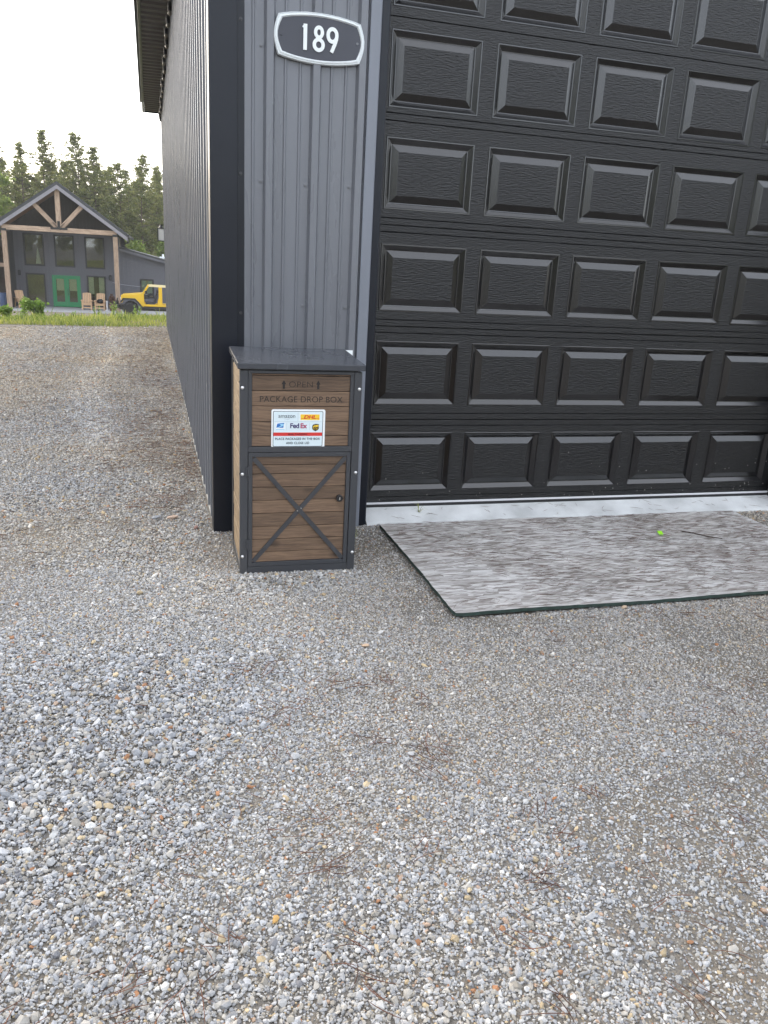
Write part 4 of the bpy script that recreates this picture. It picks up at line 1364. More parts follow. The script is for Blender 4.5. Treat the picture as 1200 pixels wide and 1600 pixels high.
def cluster_points(n, x0, x1, y0, y1, seed, s=2.0, thr=0.45):
    out = np.zeros((0, 2))
    while len(out) < n:
        x = rng.uniform(x0, x1, n * 3); y = rng.uniform(y0, y1, n * 3)
        k = vnoise(x, y, seed, s) * (0.6 + 0.4 * rng.random(n * 3)) > thr
        out = np.concatenate([out, np.stack([x, y], -1)[k]])
    return out[:n]


P1 = cluster_points(900, -3.0, 2.6, -3.5, -0.3, 21, 2.6, 0.5)
ok = ~((P1[:, 0] > -0.05) & (P1[:, 0] < 2.5) & (P1[:, 1] > -1.48)) & ~((P1[:, 0] > -0.9) & (P1[:, 0] < -0.25) & (P1[:, 1] > -0.83))
P1 = P1[ok]
needles('fallen_pine_needles', np.column_stack([P1, 0.009 + 0.013 * coarse_field(P1[:, 0], P1[:, 1]) + 0.006 * rng.random(len(P1))]), 0.075, 0.0011, MT['needle'], 'reddish brown pine needles strewn over the gravel')
# bunches of three to six needles
P1 = cluster_points(70, -2.4, 2.2, -3.4, -1.5, 22, 1.5, 0.42)
PB = np.repeat(P1, 6, 0) + rng.normal(0, 0.03, (len(P1) * 6, 2))
AX = np.repeat(rng.uniform(0, 6.28, len(P1)), 6) + rng.normal(0, 0.55, len(P1) * 6)
needles('fallen_pine_needles', np.column_stack([PB, 0.010 + 0.014 * coarse_field(PB[:, 0], PB[:, 1]) + 0.006 * rng.random(len(PB))]), 0.10, 0.0012, MT['needle'], 'bunches of brown pine needles on the fine gravel', axis=AX)
# drift of needles along the side wall
yy = rng.uniform(0.2, 12.0, 9000)
xx = LX - 0.03 - np.abs(rng.normal(0.05, 0.34, 9000)) - 0.35 * (vnoise(yy, yy * 0, 31, 1.2) - 0.4)
k = vnoise(xx, yy, 33, 2.4) * 0.45 + 0.55 * rng.random(9000) > 0.56
k &= (xx < LX - 0.03) & (rng.random(9000) < 1.0 - yy / 15.0)
PN = np.column_stack([xx[k], yy[k], 0.016 + 0.012 * rng.random(k.sum())])
needles('needle_litter', PN, 0.085, 0.0013, MT['needle'], 'drift of brown pine needles along the garage side wall')
# scattered ones further off across the drive
PF = cluster_points(1300, -4.8, -1.2, -0.5, 11.5, 35, 1.9, 0.32)
needles('needle_litter', np.column_stack([PF, 0.018 + 0.010 * rng.random(len(PF))]), 0.10, 0.0016, MT['needle'], 'brown pine needles scattered over the side drive')
# needles on the board, mostly along its length
NB_ = 2600
PBo = np.stack([rng.uniform(0.04, 2.43, NB_), -1.42 + 1.22 * rng.beta(1.35, 1.0, NB_)], -1)
AXb = rng.normal(0, 0.42, NB_) + math.pi * (rng.random(NB_) > 0.5)
k = vnoise(PBo[:, 0], PBo[:, 1], 41, 3) + 0.6 * rng.random(NB_) > 0.6
PBo, AXb = PBo[k], AXb[k]
needles('needles_on_board', np.column_stack([PBo, np.full(len(PBo), 0.031)]), 0.075, 0.00075, MT['needle'], 'dry pine needles lying on the weathered board', axis=AXb, flat_=0.06, zoff=0.001)
PS_ = np.stack([rng.uniform(0.04, 2.41, 3000), rng.uniform(-1.41, -0.22, 3000)], -1)
needles('loose_strands', np.column_stack([PS_, np.full(3000, 0.0305)]), 0.055, 0.0016, MT['strand'], 'pale frayed wood strands lifting from the weathered board', bend=0.12, axis=rng.normal(0, 0.16, 3000), flat_=0.05, zoff=0.0005)
PC = np.stack([rng.uniform(0.0, 2.85, 46), rng.uniform(-0.13, -0.02, 46)], -1)
needles('needles_on_apron', np.column_stack([PC, 0.026 + (PC[:, 1] + 0.125) * 0.38]), 0.07, 0.0009, MT['needle'], 'a few dry needles on the concrete lip', flat_=0.1, zoff=0.003)

# small grass sprig on the concrete, dry tuft by the box
def blades(n, spread, h, w, lean, seed, base=(0, 0, 0)):
    r = np.random.default_rng(seed)
    V, F, T = [], [], []
    for i in range(n):
        a = r.uniform(0, 6.283); l = h * r.uniform(0.5, 1.1); le = lean * r.uniform(0.3, 1.2)
        bx, by = base[0] + r.normal(0, spread), base[1] + r.normal(0, spread)
        dx, dy = math.cos(a), math.sin(a)
        ww = w * r.uniform(0.7, 1.3)
        p0 = np.array([bx, by, base[2]]); p1 = p0 + np.array([dx * le * l * 0.35, dy * le * l * 0.35, l * 0.6]); p2 = p0 + np.array([dx * le * l, dy * le * l, l * max(0.15, 1 - 0.45 * le)])
        s = np.array([-dy, dx, 0]) * ww
        o = len(V)
        V += [p0 - s, p0 + s, p1 + s * 0.8, p1 - s * 0.8, p2]
        F += [(o, o + 1, o + 2), (o, o + 2, o + 3), (o + 3, o + 2, o + 4)]
        T += [r.random()] * 3
    return V, F, T


V, F, T = blades(9, 0.006, 0.075, 0.0016, 1.5, 5)
o = put('grass_sprig', tri_mesh('grass_sprig', V, F, T), MT['grass'], loc=(0.30, -0.055, 0.048))
tag(o, 'thin green grass sprig lying on the concrete lip', 'grass sprig', kind='thing')
V, F, T = blades(70, 0.022, 0.085, 0.0012, 1.1, 6)
o = put('dry_tuft', tri_mesh('dry_tuft', V, F, T), MT['grass'], loc=(-0.205, -0.33, 0.0))
tag(o, 'dry grass tuft beside the right foot of the package box', 'grass tuft', kind='thing')

# ------------------------------------------------------------------ grass bank
def make_grass():
    n = 34000
    y = 12.3 + 33.5 * rng.random(n) ** 1.7
    x = -1.0 - (y + 4.4) * rng.uniform(-0.05, 0.50, n) + 0.6
    e = pad_edge(x)
    k = y > e - 0.15 + 0.3 * rng.random(n)
    k &= ~((y > 36) & (rng.random(n) > (44 - y) / 9))
    k &= ~((x > LX - 0.05) & (y < 12.75))
    x, y = x[k], y[k]
    n = len(x)
    h = 0.10 * np.exp(rng.normal(0, 0.35, n)) * (0.6 + 0.9 * vnoise(x, y, 51, 0.6))
    h *= np.where(y < 16, 0.85, 1.0) * np.where(y > 34, 0.9, 1.0)
    w = 0.006 + 0.0009 * (y - 12)
    a = rng.uniform(0, 6.283, n); le = rng.uniform(0.1, 0.9, n)
    dx, dy = np.cos(a), np.sin(a)
    z = ground_z(x, y) - 0.01
    p0 = np.stack([x, y, z], -1)
    p1 = p0 + np.stack([dx * le * h * 0.3, dy * le * h * 0.3, h * 0.6], -1)
    p2 = p0 + np.stack([dx * le * h, dy * le * h, h * (1 - 0.3 * le)], -1)
    b2 = rng.uniform(0, 6.283, n)
    s = np.stack([np.cos(b2), np.sin(b2), np.zeros(n)], -1) * w[:, None]
    V = np.stack([p0 - s, p0 + s, p1 + s * 0.75, p1 - s * 0.75, p2], 1).reshape(-1, 3)
    q = np.array([(0, 1, 2), (0, 2, 3), (3, 2, 4)])
    F = ((np.arange(n) * 5)[:, None, None] + q[None]).reshape(-1, 3)
    tone = np.clip(rng.normal(0.5, 0.25, n) + (vnoise(x, y, 52, 0.8) - 0.5), 0, 1)
    o = put('grass', tri_mesh('grass', V, F, np.repeat(tone, 3)), MT['grass'])
    tag(o, 'sunlit wild grass on the bank behind the gravel drive', kind='stuff')


make_grass()


def leaf_cloud(n, centre, rad, size, seed, shell=0.5, elong=1.6):
    """many small leaf quads through an ellipsoid"""
    r = np.random.default_rng(seed)
    d = r.normal(size=(n, 3)); d /= np.linalg.norm(d, axis=1)[:, None]
    rr = (shell + (1 - shell) * r.random(n)) ** 0.8
    lump = 0.75 + 0.5 * np.sin(d[:, 0] * 5 + seed) * np.sin(d[:, 1] * 4 + 1) * np.sin(d[:, 2] * 5)
    p = np.array(centre) + d * np.array(rad) * (rr * lump)[:, None]
    u = r.normal(size=(n, 3)); u /= np.linalg.norm(u, axis=1)[:, None]
    t = np.cross(u, r.normal(size=(n, 3))); t /= np.linalg.norm(t, axis=1)[:, None] + 1e-9
    sz = size * r.uniform(0.6, 1.3, n)[:, None]
    V = np.stack([p - u * sz * elong / 2, p + t * sz / 2, p + u * sz * elong / 2, p - t * sz / 2], 1).reshape(-1, 3)
    F = (np.arange(n) * 4)[:, None] + np.array([[0, 1, 2, 3]])
    tone = np.clip(r.normal(0.5, 0.22, n) + (lump - 0.75) * 0.5, 0, 1)
    return V, F, tone


def shrub(name, label, cat, x, y, r, h, mat, seed, n=900, leaf=0.07, lift=0.35):
    z = float(ground_z(x, y))
    t = thing(name, label, cat, (x, y, z))
    rr = np.random.default_rng(seed)
    Vs, Fs, Ts, off = [], [], [], 0
    for k in range(7):
        a = rr.uniform(0, 6.283)
        c = (math.cos(a) * r * 0.55 * rr.random(), math.sin(a) * r * 0.55 * rr.random(), h * (lift + (1 - lift) * rr.uniform(0.25, 0.85)))
        V, F, T = leaf_cloud(n // 7, c, (r * 0.6, r * 0.6, h * 0.26), leaf, seed + k, 0.3)
        Vs.append(V); Fs.append(F + off); Ts.append(T); off += len(V)
    put('foliage', tri_mesh('foliage', np.concatenate(Vs), np.concatenate(Fs), np.concatenate(Ts)), mat, t)
    b = MB()
    for k in range(5):
        a = rr.uniform(0, 6.283)
        b.tube([(0.02 * math.cos(a), 0.02 * math.sin(a), -0.05), (r * 0.25 * math.cos(a), r * 0.25 * math.sin(a), h * 0.4), (r * 0.5 * math.cos(a), r * 0.5 * math.sin(a), h * 0.75)], [0.014, 0.010, 0.004], 5)
    b.build('stem', MT['stem'], t)
    return t


def weed(label, x, y, h, seed, cat='weed', group=None, mat=None, lw=0.035):
    """upright stalk with leaves up its length"""
    z = float(ground_z(x, y))
    t = thing('weed', label, cat, (x, y, z), group=group)
    r = np.random.default_rng(seed)
    b = MB(); V, F, T = [], [], []
    for s in range(4):
        a = r.uniform(0, 6.283); lx, ly = r.normal(0, 0.10 * h, 2); hh = h * r.uniform(0.65, 1.0)
        bx, by = r.normal(0, 0.05, 2)
        b.tube([(bx, by, -0.03), (bx + lx * 0.5, by + ly * 0.5, hh * 0.5), (bx + lx, by + ly, hh)], [0.008, 0.006, 0.002], 5)
        m_ = 26
        for i in range(m_):
            tt = 0.12 + 0.9 * i / m_
            c = np.array([bx + lx * tt, by + ly * tt, min(tt, 1.0) * hh])
            an = r.uniform(0, 6.283); L_ = h * 0.26 * (1.1 - 0.6 * tt) * r.uniform(0.7, 1.3)
            d = np.array([math.cos(an), math.sin(an), r.uniform(0.0, 0.9)]); d /= np.linalg.norm(d)
            sd = np.cross(d, (0, 0, 1)); sd = sd / np.linalg.norm(sd) * lw * (h / 0.7) * r.uniform(0.7, 1.2)
            o = len(V)
            V += [c, c + d * L_ * 0.5 + sd, c + d * L_, c + d * L_ * 0.5 - sd]
            F.append((o, o + 1, o + 2, o + 3)); T.append(r.random())
    b.build('stem', MT['stem'], t)
    put('leaves', tri_mesh('leaves', V, F, T), mat or MT['weedleaf'], t)
    return t


shrub('round_shrub', 'rounded green shrub on the bank in front of the left ground floor window', 'shrub', -4.62, 22.0, 0.40, 0.72, MT['bushleaf'], 61, 1500, 0.055, 0.3)
shrub('low_shrub', 'low green shrub below the left porch post', 'shrub', -5.50, 22.5, 0.34, 0.56, MT['bushleaf'], 75, 1000, 0.05, 0.2)
weed('tall leafy weed in front of the front wheel of the yellow vehicle', -1.62, 19.0, 0.40, 81)
weed('slender pale weed before the front bumper of the yellow vehicle', -2.22, 19.5, 0.50, 82, lw=0.022)
weed('broad light green weed left of the slender pale one', -2.60, 18.5, 0.36, 83)
weed('dark green weed on the crest at the far left of the drive', -4.7, 16.0, 0.60, 84)
weed('bushy weed between the rounded shrub and the crest of the drive', -4.15, 17.0, 0.48, 86)
for i in range(16):
    y = 13.6 + 7 * rng.random(); x = -1.1 - (y + 4.4) * rng.uniform(0.02, 0.21)
    if y < float(pad_edge(x)) + 0.3:
        y = float(pad_edge(x)) + 0.4
    weed('small light green weed standing in the grass behind the drive', x, y, rng.uniform(0.12, 0.26), 90 + i, group='small weeds in the grass bank')

# ------------------------------------------------------------------ house
HZ = -2.45
FY, TY = 53.0, 50.0
house = thing('house', 'dark board-clad house with timber gable truss and green double door', 'house', (0, 0, 0))
AX_, AZ = -6.37, 4.80
SL = 0.70
zr = lambda x: AZ - SL * abs(x - AX_)      # roof underside
XL, XR = -9.62, -3.08
WINS = [(-8.87, -7.68, 0.12, 2.05), (-7.04, -5.87, 0.12, 2.05), (-5.20, -4.03, 0.10, 2.03), (-8.86, -7.73, -2.28, -0.37), (-5.18, -4.04, -2.28, -0.37)]
DOOR = (-7.315, -5.60, -2.42, -0.42)


def wall_with_holes(x0, x1, z0, z1, holes, y0, y1):
    xs = sorted({x0, x1, *[h[0] for h in holes], *[h[1] for h in holes]})
    zs = sorted({z0, z1, *[h[2] for h in holes], *[h[3] for h in holes]})
    b = MB()
    for i in range(len(xs) - 1):
        for j in range(len(zs) - 1):
            cx, cz = (xs[i] + xs[i + 1]) / 2, (zs[j] + zs[j + 1]) / 2
            if any(h[0] < cx < h[1] and h[2] < cz < h[3] for h in holes):
                continue
            b.box(xs[i], xs[i + 1], y0, y1, zs[j], zs[j + 1])
    return b


b = wall_with_holes(XL, XR, HZ, 2.18, WINS + [DOOR], FY, FY + 0.18)
b.build('facade', MT['hwall'], house)
b = MB()
bx = XL + 0.2
while bx < XR:
    for (za, zb) in ((HZ + 0.03, 2.17),):
        segs = [(za, zb)]
        for h in WINS + [DOOR]:
            if h[0] - 0.13 < bx < h[1] + 0.13:
                segs = [q for s0, s1 in segs for q in ((s0, min(s1, h[2] - 0.12)), (max(s0, h[3] + 0.12), s1)) if q[1] - q[0] > 0.05]
        for s0, s1 in segs:
            b.box(bx - 0.025, bx + 0.025, FY - 0.045, FY + 0.01, s0, s1)
    bx += 0.205
o = b.build('batten', MT['hwall'], house); o['kind'] = 'stuff'
b = MB()
b.prism([(XL, 2.19), (XR, 2.19), (XR, zr(XR) - 0.02), (AX_, AZ - 0.02), (XL, zr(XL) - 0.02)], 'y', FY + 0.01, FY + 0.18)
b.build('gable', MT['hgable'], house)
b = MB()
bx = XL + 0.15
while bx < XR:
    if zr(bx) - 0.1 > 2.25:
        b.box(bx - 0.02, bx + 0.02, FY - 0.02, FY + 0.02, 2.2, zr(bx) - 0.06)
    bx += 0.21
o = b.build('batten', MT['hgable'], house); o['kind'] = 'stuff'
# room behind the glass
b = MB()
b.box(XL + 0.2, XR - 0.2, FY + 3.5, FY + 3.6, HZ, 2.1)
b.box(XL + 0.05, XL + 0.15, FY + 0.2, FY + 3.6, HZ, 2.1); b.box(XR - 0.15, XR - 0.05, FY + 0.2, FY + 3.6, HZ, 2.1)
b.box(XL + 0.2, XR - 0.2, FY + 0.2, FY + 3.5, HZ - 0.02, HZ + 0.02); b.box(XL + 0.2, XR - 0.2, FY + 0.2, FY + 3.5, 2.12, 2.17)
b.build('room_shell', MT['room'], house)
for i, (x0, x1, z0, z1) in enumerate(WINS):
    b = MB(); t_ = 0.075
    b.box(x0 - 0.02, x0 + t_, FY - 0.05, FY + 0.06, z0 - 0.02, z1 + 0.02); b.box(x1 - t_, x1 + 0.02, FY - 0.05, FY + 0.06, z0 - 0.02, z1 + 0.02)
    b.box(x0 + t_, x1 - t_, FY - 0.049, FY + 0.06, z1 - t_, z1 + 0.019); b.box(x0 + t_, x1 - t_, FY - 0.049, FY + 0.06, z0 - 0.019, z0 + t_)
    w = b.build('window', MT['hblack'], house)
    b = MB(); b.box(x0 + t_, x1 - t_, FY + 0.01, FY + 0.022, z0 + t_, z1 - t_); b.build('pane', MT['hglass'], w)
    if i == 4:
        for (ca, cb) in ((x0 + t_ + 0.01, x0 + 0.40), (x1 - 0.42, x1 - t_ - 0.01)):
            b = MB(); b.box(ca, cb, FY + 0.06, FY + 0.10, z0 + 0.75, z1 - t_); b.build('cream_fill', MT['cream_fill'], w)  # cream panels added behind the glass for the pane's pale patches
    if i == 0:
        b = MB(); b.prism([(-8.28, 0.22), (-7.98, 0.22), (-8.13, 1.25)], 'y', FY + 0.5, FY + 0.8); b.build('pale_lampshade', MT['cream_fill'], w)
# green double door
x0, x1, z0, z1 = DOOR
b = MB()
b.box(x0, x0 + 0.08, FY - 0.05, FY + 0.1, z0, z1); b.box(x1 - 0.08, x1, FY - 0.05, FY + 0.1, z0, z1); b.box(x0 + 0.08, x1 - 0.08, FY - 0.05, FY + 0.1, z1 - 0.08, z1)
b.build('door_frame', MT['hgreen'], house)
mid = (x0 + x1) / 2
for (a, c) in ((x0 + 0.085, mid - 0.004), (mid + 0.004, x1 - 0.085)):
    st = 0.14
    b = MB()
    b.box(a, a + st, FY - 0.03, FY + 0.02, z0 + 0.03, z1 - 0.085); b.box(c - st, c, FY - 0.03, FY + 0.02, z0 + 0.03, z1 - 0.085)
    b.box(a + st, c - st, FY - 0.029, FY + 0.02, z1 - 0.085 - 0.13, z1 - 0.085); b.box(a + st, c - st, FY - 0.029, FY + 0.02, z0 + 0.03, z0 + 0.34)
    d_ = b.build('door', MT['hgreen'], house)
    d_['label'] = 'green painted glazed door leaf'
    b = MB(); b.box(a + st, c - st, FY - 0.01, FY + 0.002, z0 + 0.34, z1 - 0.215); b.build('pane', MT['hglass'], d_)
    b = MB(); b.box(a + st + 0.03, c - st - 0.02, FY + 0.05, FY + 0.08, z0 + 1.05, z1 - 0.215); b.build('pane_fill', MT['cream_fill'], d_)  # cream panel added behind the glass to brighten the upper pane
b = MB(); b.box(mid + 0.05, mid + 0.09, FY - 0.075, FY - 0.04, z0 + 0.75, z0 + 1.15); b.build('door_handle', MT['hblack'], house)
for sx_, sz_ in ((-9.237, -0.36), (-3.72, -0.43)):
    b = MB(); b.box(sx_ - 0.09, sx_ + 0.09, FY - 0.14, FY, sz_ - 0.17, sz_ + 0.17); s = b.build('sconce', MT['hblack'], house, bevel=0.05)
    b = MB(); b.box(sx_ - 0.045, sx_ + 0.045, FY - 0.155, FY - 0.13, sz_ - 0.10, sz_ + 0.10); b.build('lens', MT['rim'], s)
# roof
XE0, XE1 = AX_ - 4.05, AX_ + 3.90
for sgn, xe in ((-1, XE0), (1, XE1)):
    b = MB(); ze = zr(xe)
    b.prism([(xe, ze + 0.03), (AX_, AZ + 0.03), (AX_, AZ + 0.26), (xe, ze + 0.26)], 'y', 49.75, 66.0)
    b.build('roof', MT['hroof'], house)
    b = MB()
    b.prism([(xe, ze), (AX_, AZ), (AX_, AZ + 0.028), (xe, ze + 0.028)], 'y', 49.8, FY + 0.0)
    b.build('porch_ceiling', MT['ceil'], house)
    b = MB()
    b.prism([(xe, ze - 0.18), (AX_, AZ - 0.18), (AX_, AZ + 0.05), (xe, ze + 0.05)], 'y', 49.68, 49.748)
    b.build('bargeboard', MT['barge'], house)
b = MB(); b.box(XE1 - 0.02, XE1 + 0.11, 49.75, 66.0, zr(XE1) + 0.05, zr(XE1) + 0.20)
b.tube([(XE1 + 0.04, 50.0, zr(XE1) + 0.06), (XE1 + 0.0, 50.6, zr(XE1) - 0.25), (XE1 - 0.35, 52.7, zr(XE1) - 0.35)], 0.05, 6)
b.build('gutter', MT['hblack'], house)


def timber(name, p, q, w, d):
    """squared timber whose grain runs along local x"""
    p, q = Vector(p), Vector(q)
    L_ = (q - p).length
    b = MB(); b.box(-L_ / 2, L_ / 2, -d / 2, d / 2, -w / 2, w / 2)
    o = b.build(name, MT['timber'], house, bevel=0.012)
    o.location = (p + q) / 2
    o.rotation_euler = (0, -math.atan2((q - p).z, (q - p).x), 0)
    return o


timber('tie_beam', (XL + 0.02, TY, 2.31), (XR - 0.02, TY, 2.31), 0.28, 0.26)
timber('post', (-9.50, TY, HZ + 0.05), (-9.50, TY, 2.165), 0.27, 0.262)
timber('post', (-3.20, TY, HZ + 0.05), (-3.20, TY, 2.165), 0.27, 0.262)
timber('king_post', (-6.40, TY, 2.455), (-6.40, TY, 4.66), 0.28, 0.24)
timber('brace', (-6.55, TY - 0.005, 2.47), (-7.74, TY - 0.005, 3.72), 0.25, 0.22)
timber('brace', (-6.25, TY - 0.005, 2.47), (-5.06, TY - 0.005, 3.72), 0.25, 0.22)
b = MB()
b.box(-6.88, -5.92, TY - 0.155, TY - 0.132, 2.33, 2.45)
b.box(-6.47, -6.33, TY - 0.154, TY - 0.132, 2.45, 2.82)
b.bar((-6.43, TY - 0.143, 2.42), (-6.74, TY - 0.143, 2.74), 0.022, 0.14, up=(0, 1, 0)); b.bar((-6.37, TY - 0.143, 2.42), (-6.06, TY - 0.143, 2.74), 0.022, 0.14, up=(0, 1, 0))
b.build('steel_plate', MT['hblack'], house)
for px in (-9.50, -3.20):
    b = MB(); b.box(px - 0.15, px + 0.15, TY - 0.145, TY + 0.145, 2.10, 2.24); b.build('post_cap', MT['hblack'], house)
# right wing with a falling roof line
wt = lambda x: 1.43 - 0.226 * (x + 3.07)
WX1 = 3.5
wh = (-1.86, -1.00, -1.62, -0.42)
b = MB()
for xa, xb, za, zb in ((XR + 0.002, wh[0], HZ, None), (wh[1], WX1, HZ, None)):
    b.prism([(xa, HZ), (xb, HZ), (xb, wt(xb) - 0.05), (xa, wt(xa) - 0.05)], 'y', FY + 0.02, FY + 0.2)
b.prism([(wh[0], wh[3]), (wh[1], wh[3]), (wh[1], wt(wh[1]) - 0.05), (wh[0], wt(wh[0]) - 0.05)], 'y', FY + 0.02, FY + 0.2)
b.box(wh[0], wh[1], FY + 0.02, FY + 0.2, HZ, wh[2])
b.build('wing_wall', MT['hwall'], house)
b = MB()
bx = XR + 0.18
while bx < WX1:
    if not (wh[0] - 0.12 < bx < wh[1] + 0.12):
        b.box(bx - 0.03, bx + 0.03, FY - 0.04, FY + 0.025, HZ + 0.05, wt(bx) - 0.12)
    else:
        b.box(bx - 0.03, bx + 0.03, FY - 0.04, FY + 0.025, wh[3] + 0.12, wt(bx) - 0.12)
        b.box(bx - 0.03, bx + 0.03, FY - 0.04, FY + 0.025, HZ + 0.05, wh[2] - 0.12)
    bx += 0.27
o = b.build('batten', MT['hwall'], house); o['kind'] = 'stuff'
b = MB(); b.prism([(XR, wt(XR)), (WX1 + 0.3, wt(WX1 + 0.3)), (WX1 + 0.3, wt(WX1 + 0.3) + 0.12), (XR, wt(XR) + 0.12)], 'y', FY - 0.35, FY + 9)
b.build('wing_roof', MT['hroof'], house)
b = MB(); b.prism([(XR, wt(XR) - 0.14), (WX1 + 0.3, wt(WX1 + 0.3) - 0.14), (WX1 + 0.3, wt(WX1 + 0.3)), (XR, wt(XR))], 'y', FY - 0.345, FY - 0.30)
b.build('wing_fascia', MT['hwall'], house)
b = MB(); t_ = 0.085
b.box(wh[0] - 0.02, wh[0] + t_, FY - 0.04, FY + 0.06, wh[2] - 0.02, wh[3] + 0.02); b.box(wh[1] - t_, wh[1] + 0.02, FY - 0.04, FY + 0.06, wh[2] - 0.02, wh[3] + 0.02)
b.box(wh[0] + t_, wh[1] - t_, FY - 0.039, FY + 0.06, wh[3] - t_, wh[3] + 0.019); b.box(wh[0] + t_, wh[1] - t_, FY - 0.039, FY + 0.06, wh[2] - 0.019, wh[2] + t_)
w = b.build('window', MT['hblack'], house)
b = MB(); b.box(wh[0] + t_, wh[1] - t_, FY + 0.02, FY + 0.03, wh[2] + t_, wh[3] - t_); b.build('pane', MT['hglass'], w)
b = MB(); b.box(wh[0] + t_, wh[1] - t_, FY + 0.08, FY + 0.10, wh[2] + 0.3, wh[3] - t_)
b.build('pane_fill', simple('pale_blue_reflection', (0.42, 0.55, 0.58), 0.8), w)  # panel added behind the glass, the window's reflection put into its colour
b = MB(); b.tube([(-0.33, FY + 0.8, wt(-0.33) + 0.1), (-0.33, FY + 0.8, wt(-0.33) + 0.42)], 0.06, 8); b.box(-0.55, 0.0, FY + 0.7, FY + 1.0, wt(-0.5) + 0.12, wt(-0.5) + 0.22)
b.build('roof_vent', MT['numeral'], house)
# left porch wing
b = MB(); b.box(-15, XL - 0.03, FY + 1.5, FY + 1.6, HZ, 1.6); b.build('porch_wall', simple('dark_brown_board', (0.045, 0.03, 0.022), 0.8, var=0.2), house)
b = MB(); b.prism([(-15, 0.6), (XL - 0.25, 1.75), (XL - 0.25, 1.87), (-15, 0.72)], 'y', 50.2, FY + 9); b.build('porch_roof', MT['hroof'], house)
b = MB(); b.box(-15, XL - 0.03, 50.9, 51.1, 0.0, 0.22); b.build('porch_beam', MT['timber'], house)
b = MB(); b.box(XL + 0.0, XL + 0.16, TY + 0.3, FY - 0.06, HZ + 0.02, 2.1); b.build('porch_screen', MT['hblack'], house)
b = MB(); b.prism([(XL, HZ), (WX1, HZ), (WX1, 0.0), (XR, 1.3), (XR, 2.1), (AX_, AZ - 0.1), (XL, 2.1)], 'y', 65.4, 65.6)
b.build('back_wall', MT['hwall'], house)

b = MB(); b.box(-15, 4.2, 48.9, FY - 0.01, HZ - 0.3, HZ + 0.03)
o = b.build('patio', MT['patio'], bevel=0.01)
tag(o, 'pale concrete patio along the front of the house', kind='structure')

# things on the patio
b = MB(); b.tube([(0, 0, 0), (0, 0, 0.05), (0, 0, 0.8), (0, 0, 0.86)], [0.22, 0.25, 0.28, 0.26], 12)
o = b.build('blue_bin', MT['bluebin'], loc=(-9.98, 51.2, HZ + 0.03))
tag(o, 'dark blue bin standing behind the left porch post', 'bin', kind='thing')

PZ = HZ + 0.03


def chair(label, x, y, rz):
    """wide slatted garden chair facing -y at rz 0"""
    t = thing('garden_chair', label, 'chair', (x, y, PZ), rz, 'slatted cedar chairs on the patio')
    for sx in (-1, 1):
        b = MB(); b.box(sx * 0.27 - 0.035, sx * 0.27 + 0.035, -0.30, -0.22, 0, 0.56); b.build('leg', MT['chair'], t)
        b = MB(); b.bar((sx * 0.27, 0.40, 0.0), (sx * 0.27, 0.22, 0.56), 0.06, 0.07); b.build('leg', MT['chair'], t)
        b = MB(); b.box(sx * 0.29 - 0.06, sx * 0.29 + 0.06, -0.34, 0.34, 0.56, 0.60); b.build('arm', MT['chair'], t)
    for k in range(5):
        xx_ = -0.21 + k * 0.105
        b = MB(); b.bar((xx_, 0.10, 0.36), (xx_, 0.36, 1.02 + 0.03 * (1 - abs(k - 2) / 2)), 0.09, 0.025, up=(0, 1, 0)); b.build('back_slat', MT['chair'], t)
    for k in range(5):
        yy_ = -0.27 + k * 0.095
        b = MB(); b.box(-0.24, 0.24, yy_ - 0.04, yy_ + 0.04, 0.40 - k * 0.014, 0.425 - k * 0.014); b.build('seat_slat', MT['chair'], t)
    b = MB(); b.box(-0.25, 0.25, -0.29, -0.26, 0.12, 0.19); b.build('front_stretcher', MT['chair'], t)
    b = MB(); b.box(-0.245, 0.245, -0.302, -0.315, 0.30, 0.39); b.build('front_apron', MT['chair'], t)
    return t


chair('slatted cedar chair at the left behind the round shrub', -9.0, 51.2, R(30))
chair('empty slatted cedar chair just right of the green door', -5.15, 51.3, R(0))
chair('slatted cedar chair holding a black bundle', -4.34, 51.3, R(-6))
b = MB(); b.tube([(-0.2, 0, 0), (-0.1, 0, 0.03), (0.08, 0, 0.03), (0.2, 0, 0.0)], [0.05, 0.13, 0.14, 0.06], 8)
o = b.build('bundle', MT['cushion'], smooth=True, loc=(-4.34, 51.26, PZ + 0.54))
tag(o, 'black cloth bundle lying on the rightmost cedar chair', 'bundle', kind='thing')
pt = thing('potted_plant', 'brown pot with reddish dry foliage beside the right porch post', 'potted plant', (-3.58, 51.0, PZ))
b = MB(); b.tube([(0, 0, 0), (0, 0, 0.4), (0, 0, 0.44)], [0.17, 0.25, 0.26], 12); b.build('pot', MT['terracotta'], pt)
V, F, T = leaf_cloud(260, (0, 0, 0.72), (0.28, 0.28, 0.34), 0.10, 131, 0.2)
put('foliage', tri_mesh('foliage', V, F, T), MT['dryleaf'], pt)
b = MB(); b.tube([(0, 0, 0), (0, 0, 0.62)], 0.05, 8); b.box(-0.12, 0.12, -0.12, 0.12, -0.0, 0.04)
o = b.build('white_post', MT['seal'], loc=(-3.92, 51.0, PZ))
tag(o, 'short white post standing between the chairs and the brown pot', 'post', kind='thing')
b = MB(); b.tube([(0, 0, 0), (0.8, -0.5, -0.10), (1.75, -1.0, -0.15)], 0.012, 5)
o = b.build('cable', MT['cable'], loc=(-3.6, 52.8, -0.72))
tag(o, 'thin pale cable strung from the house wall across the right porch post', 'cable', kind='thing')

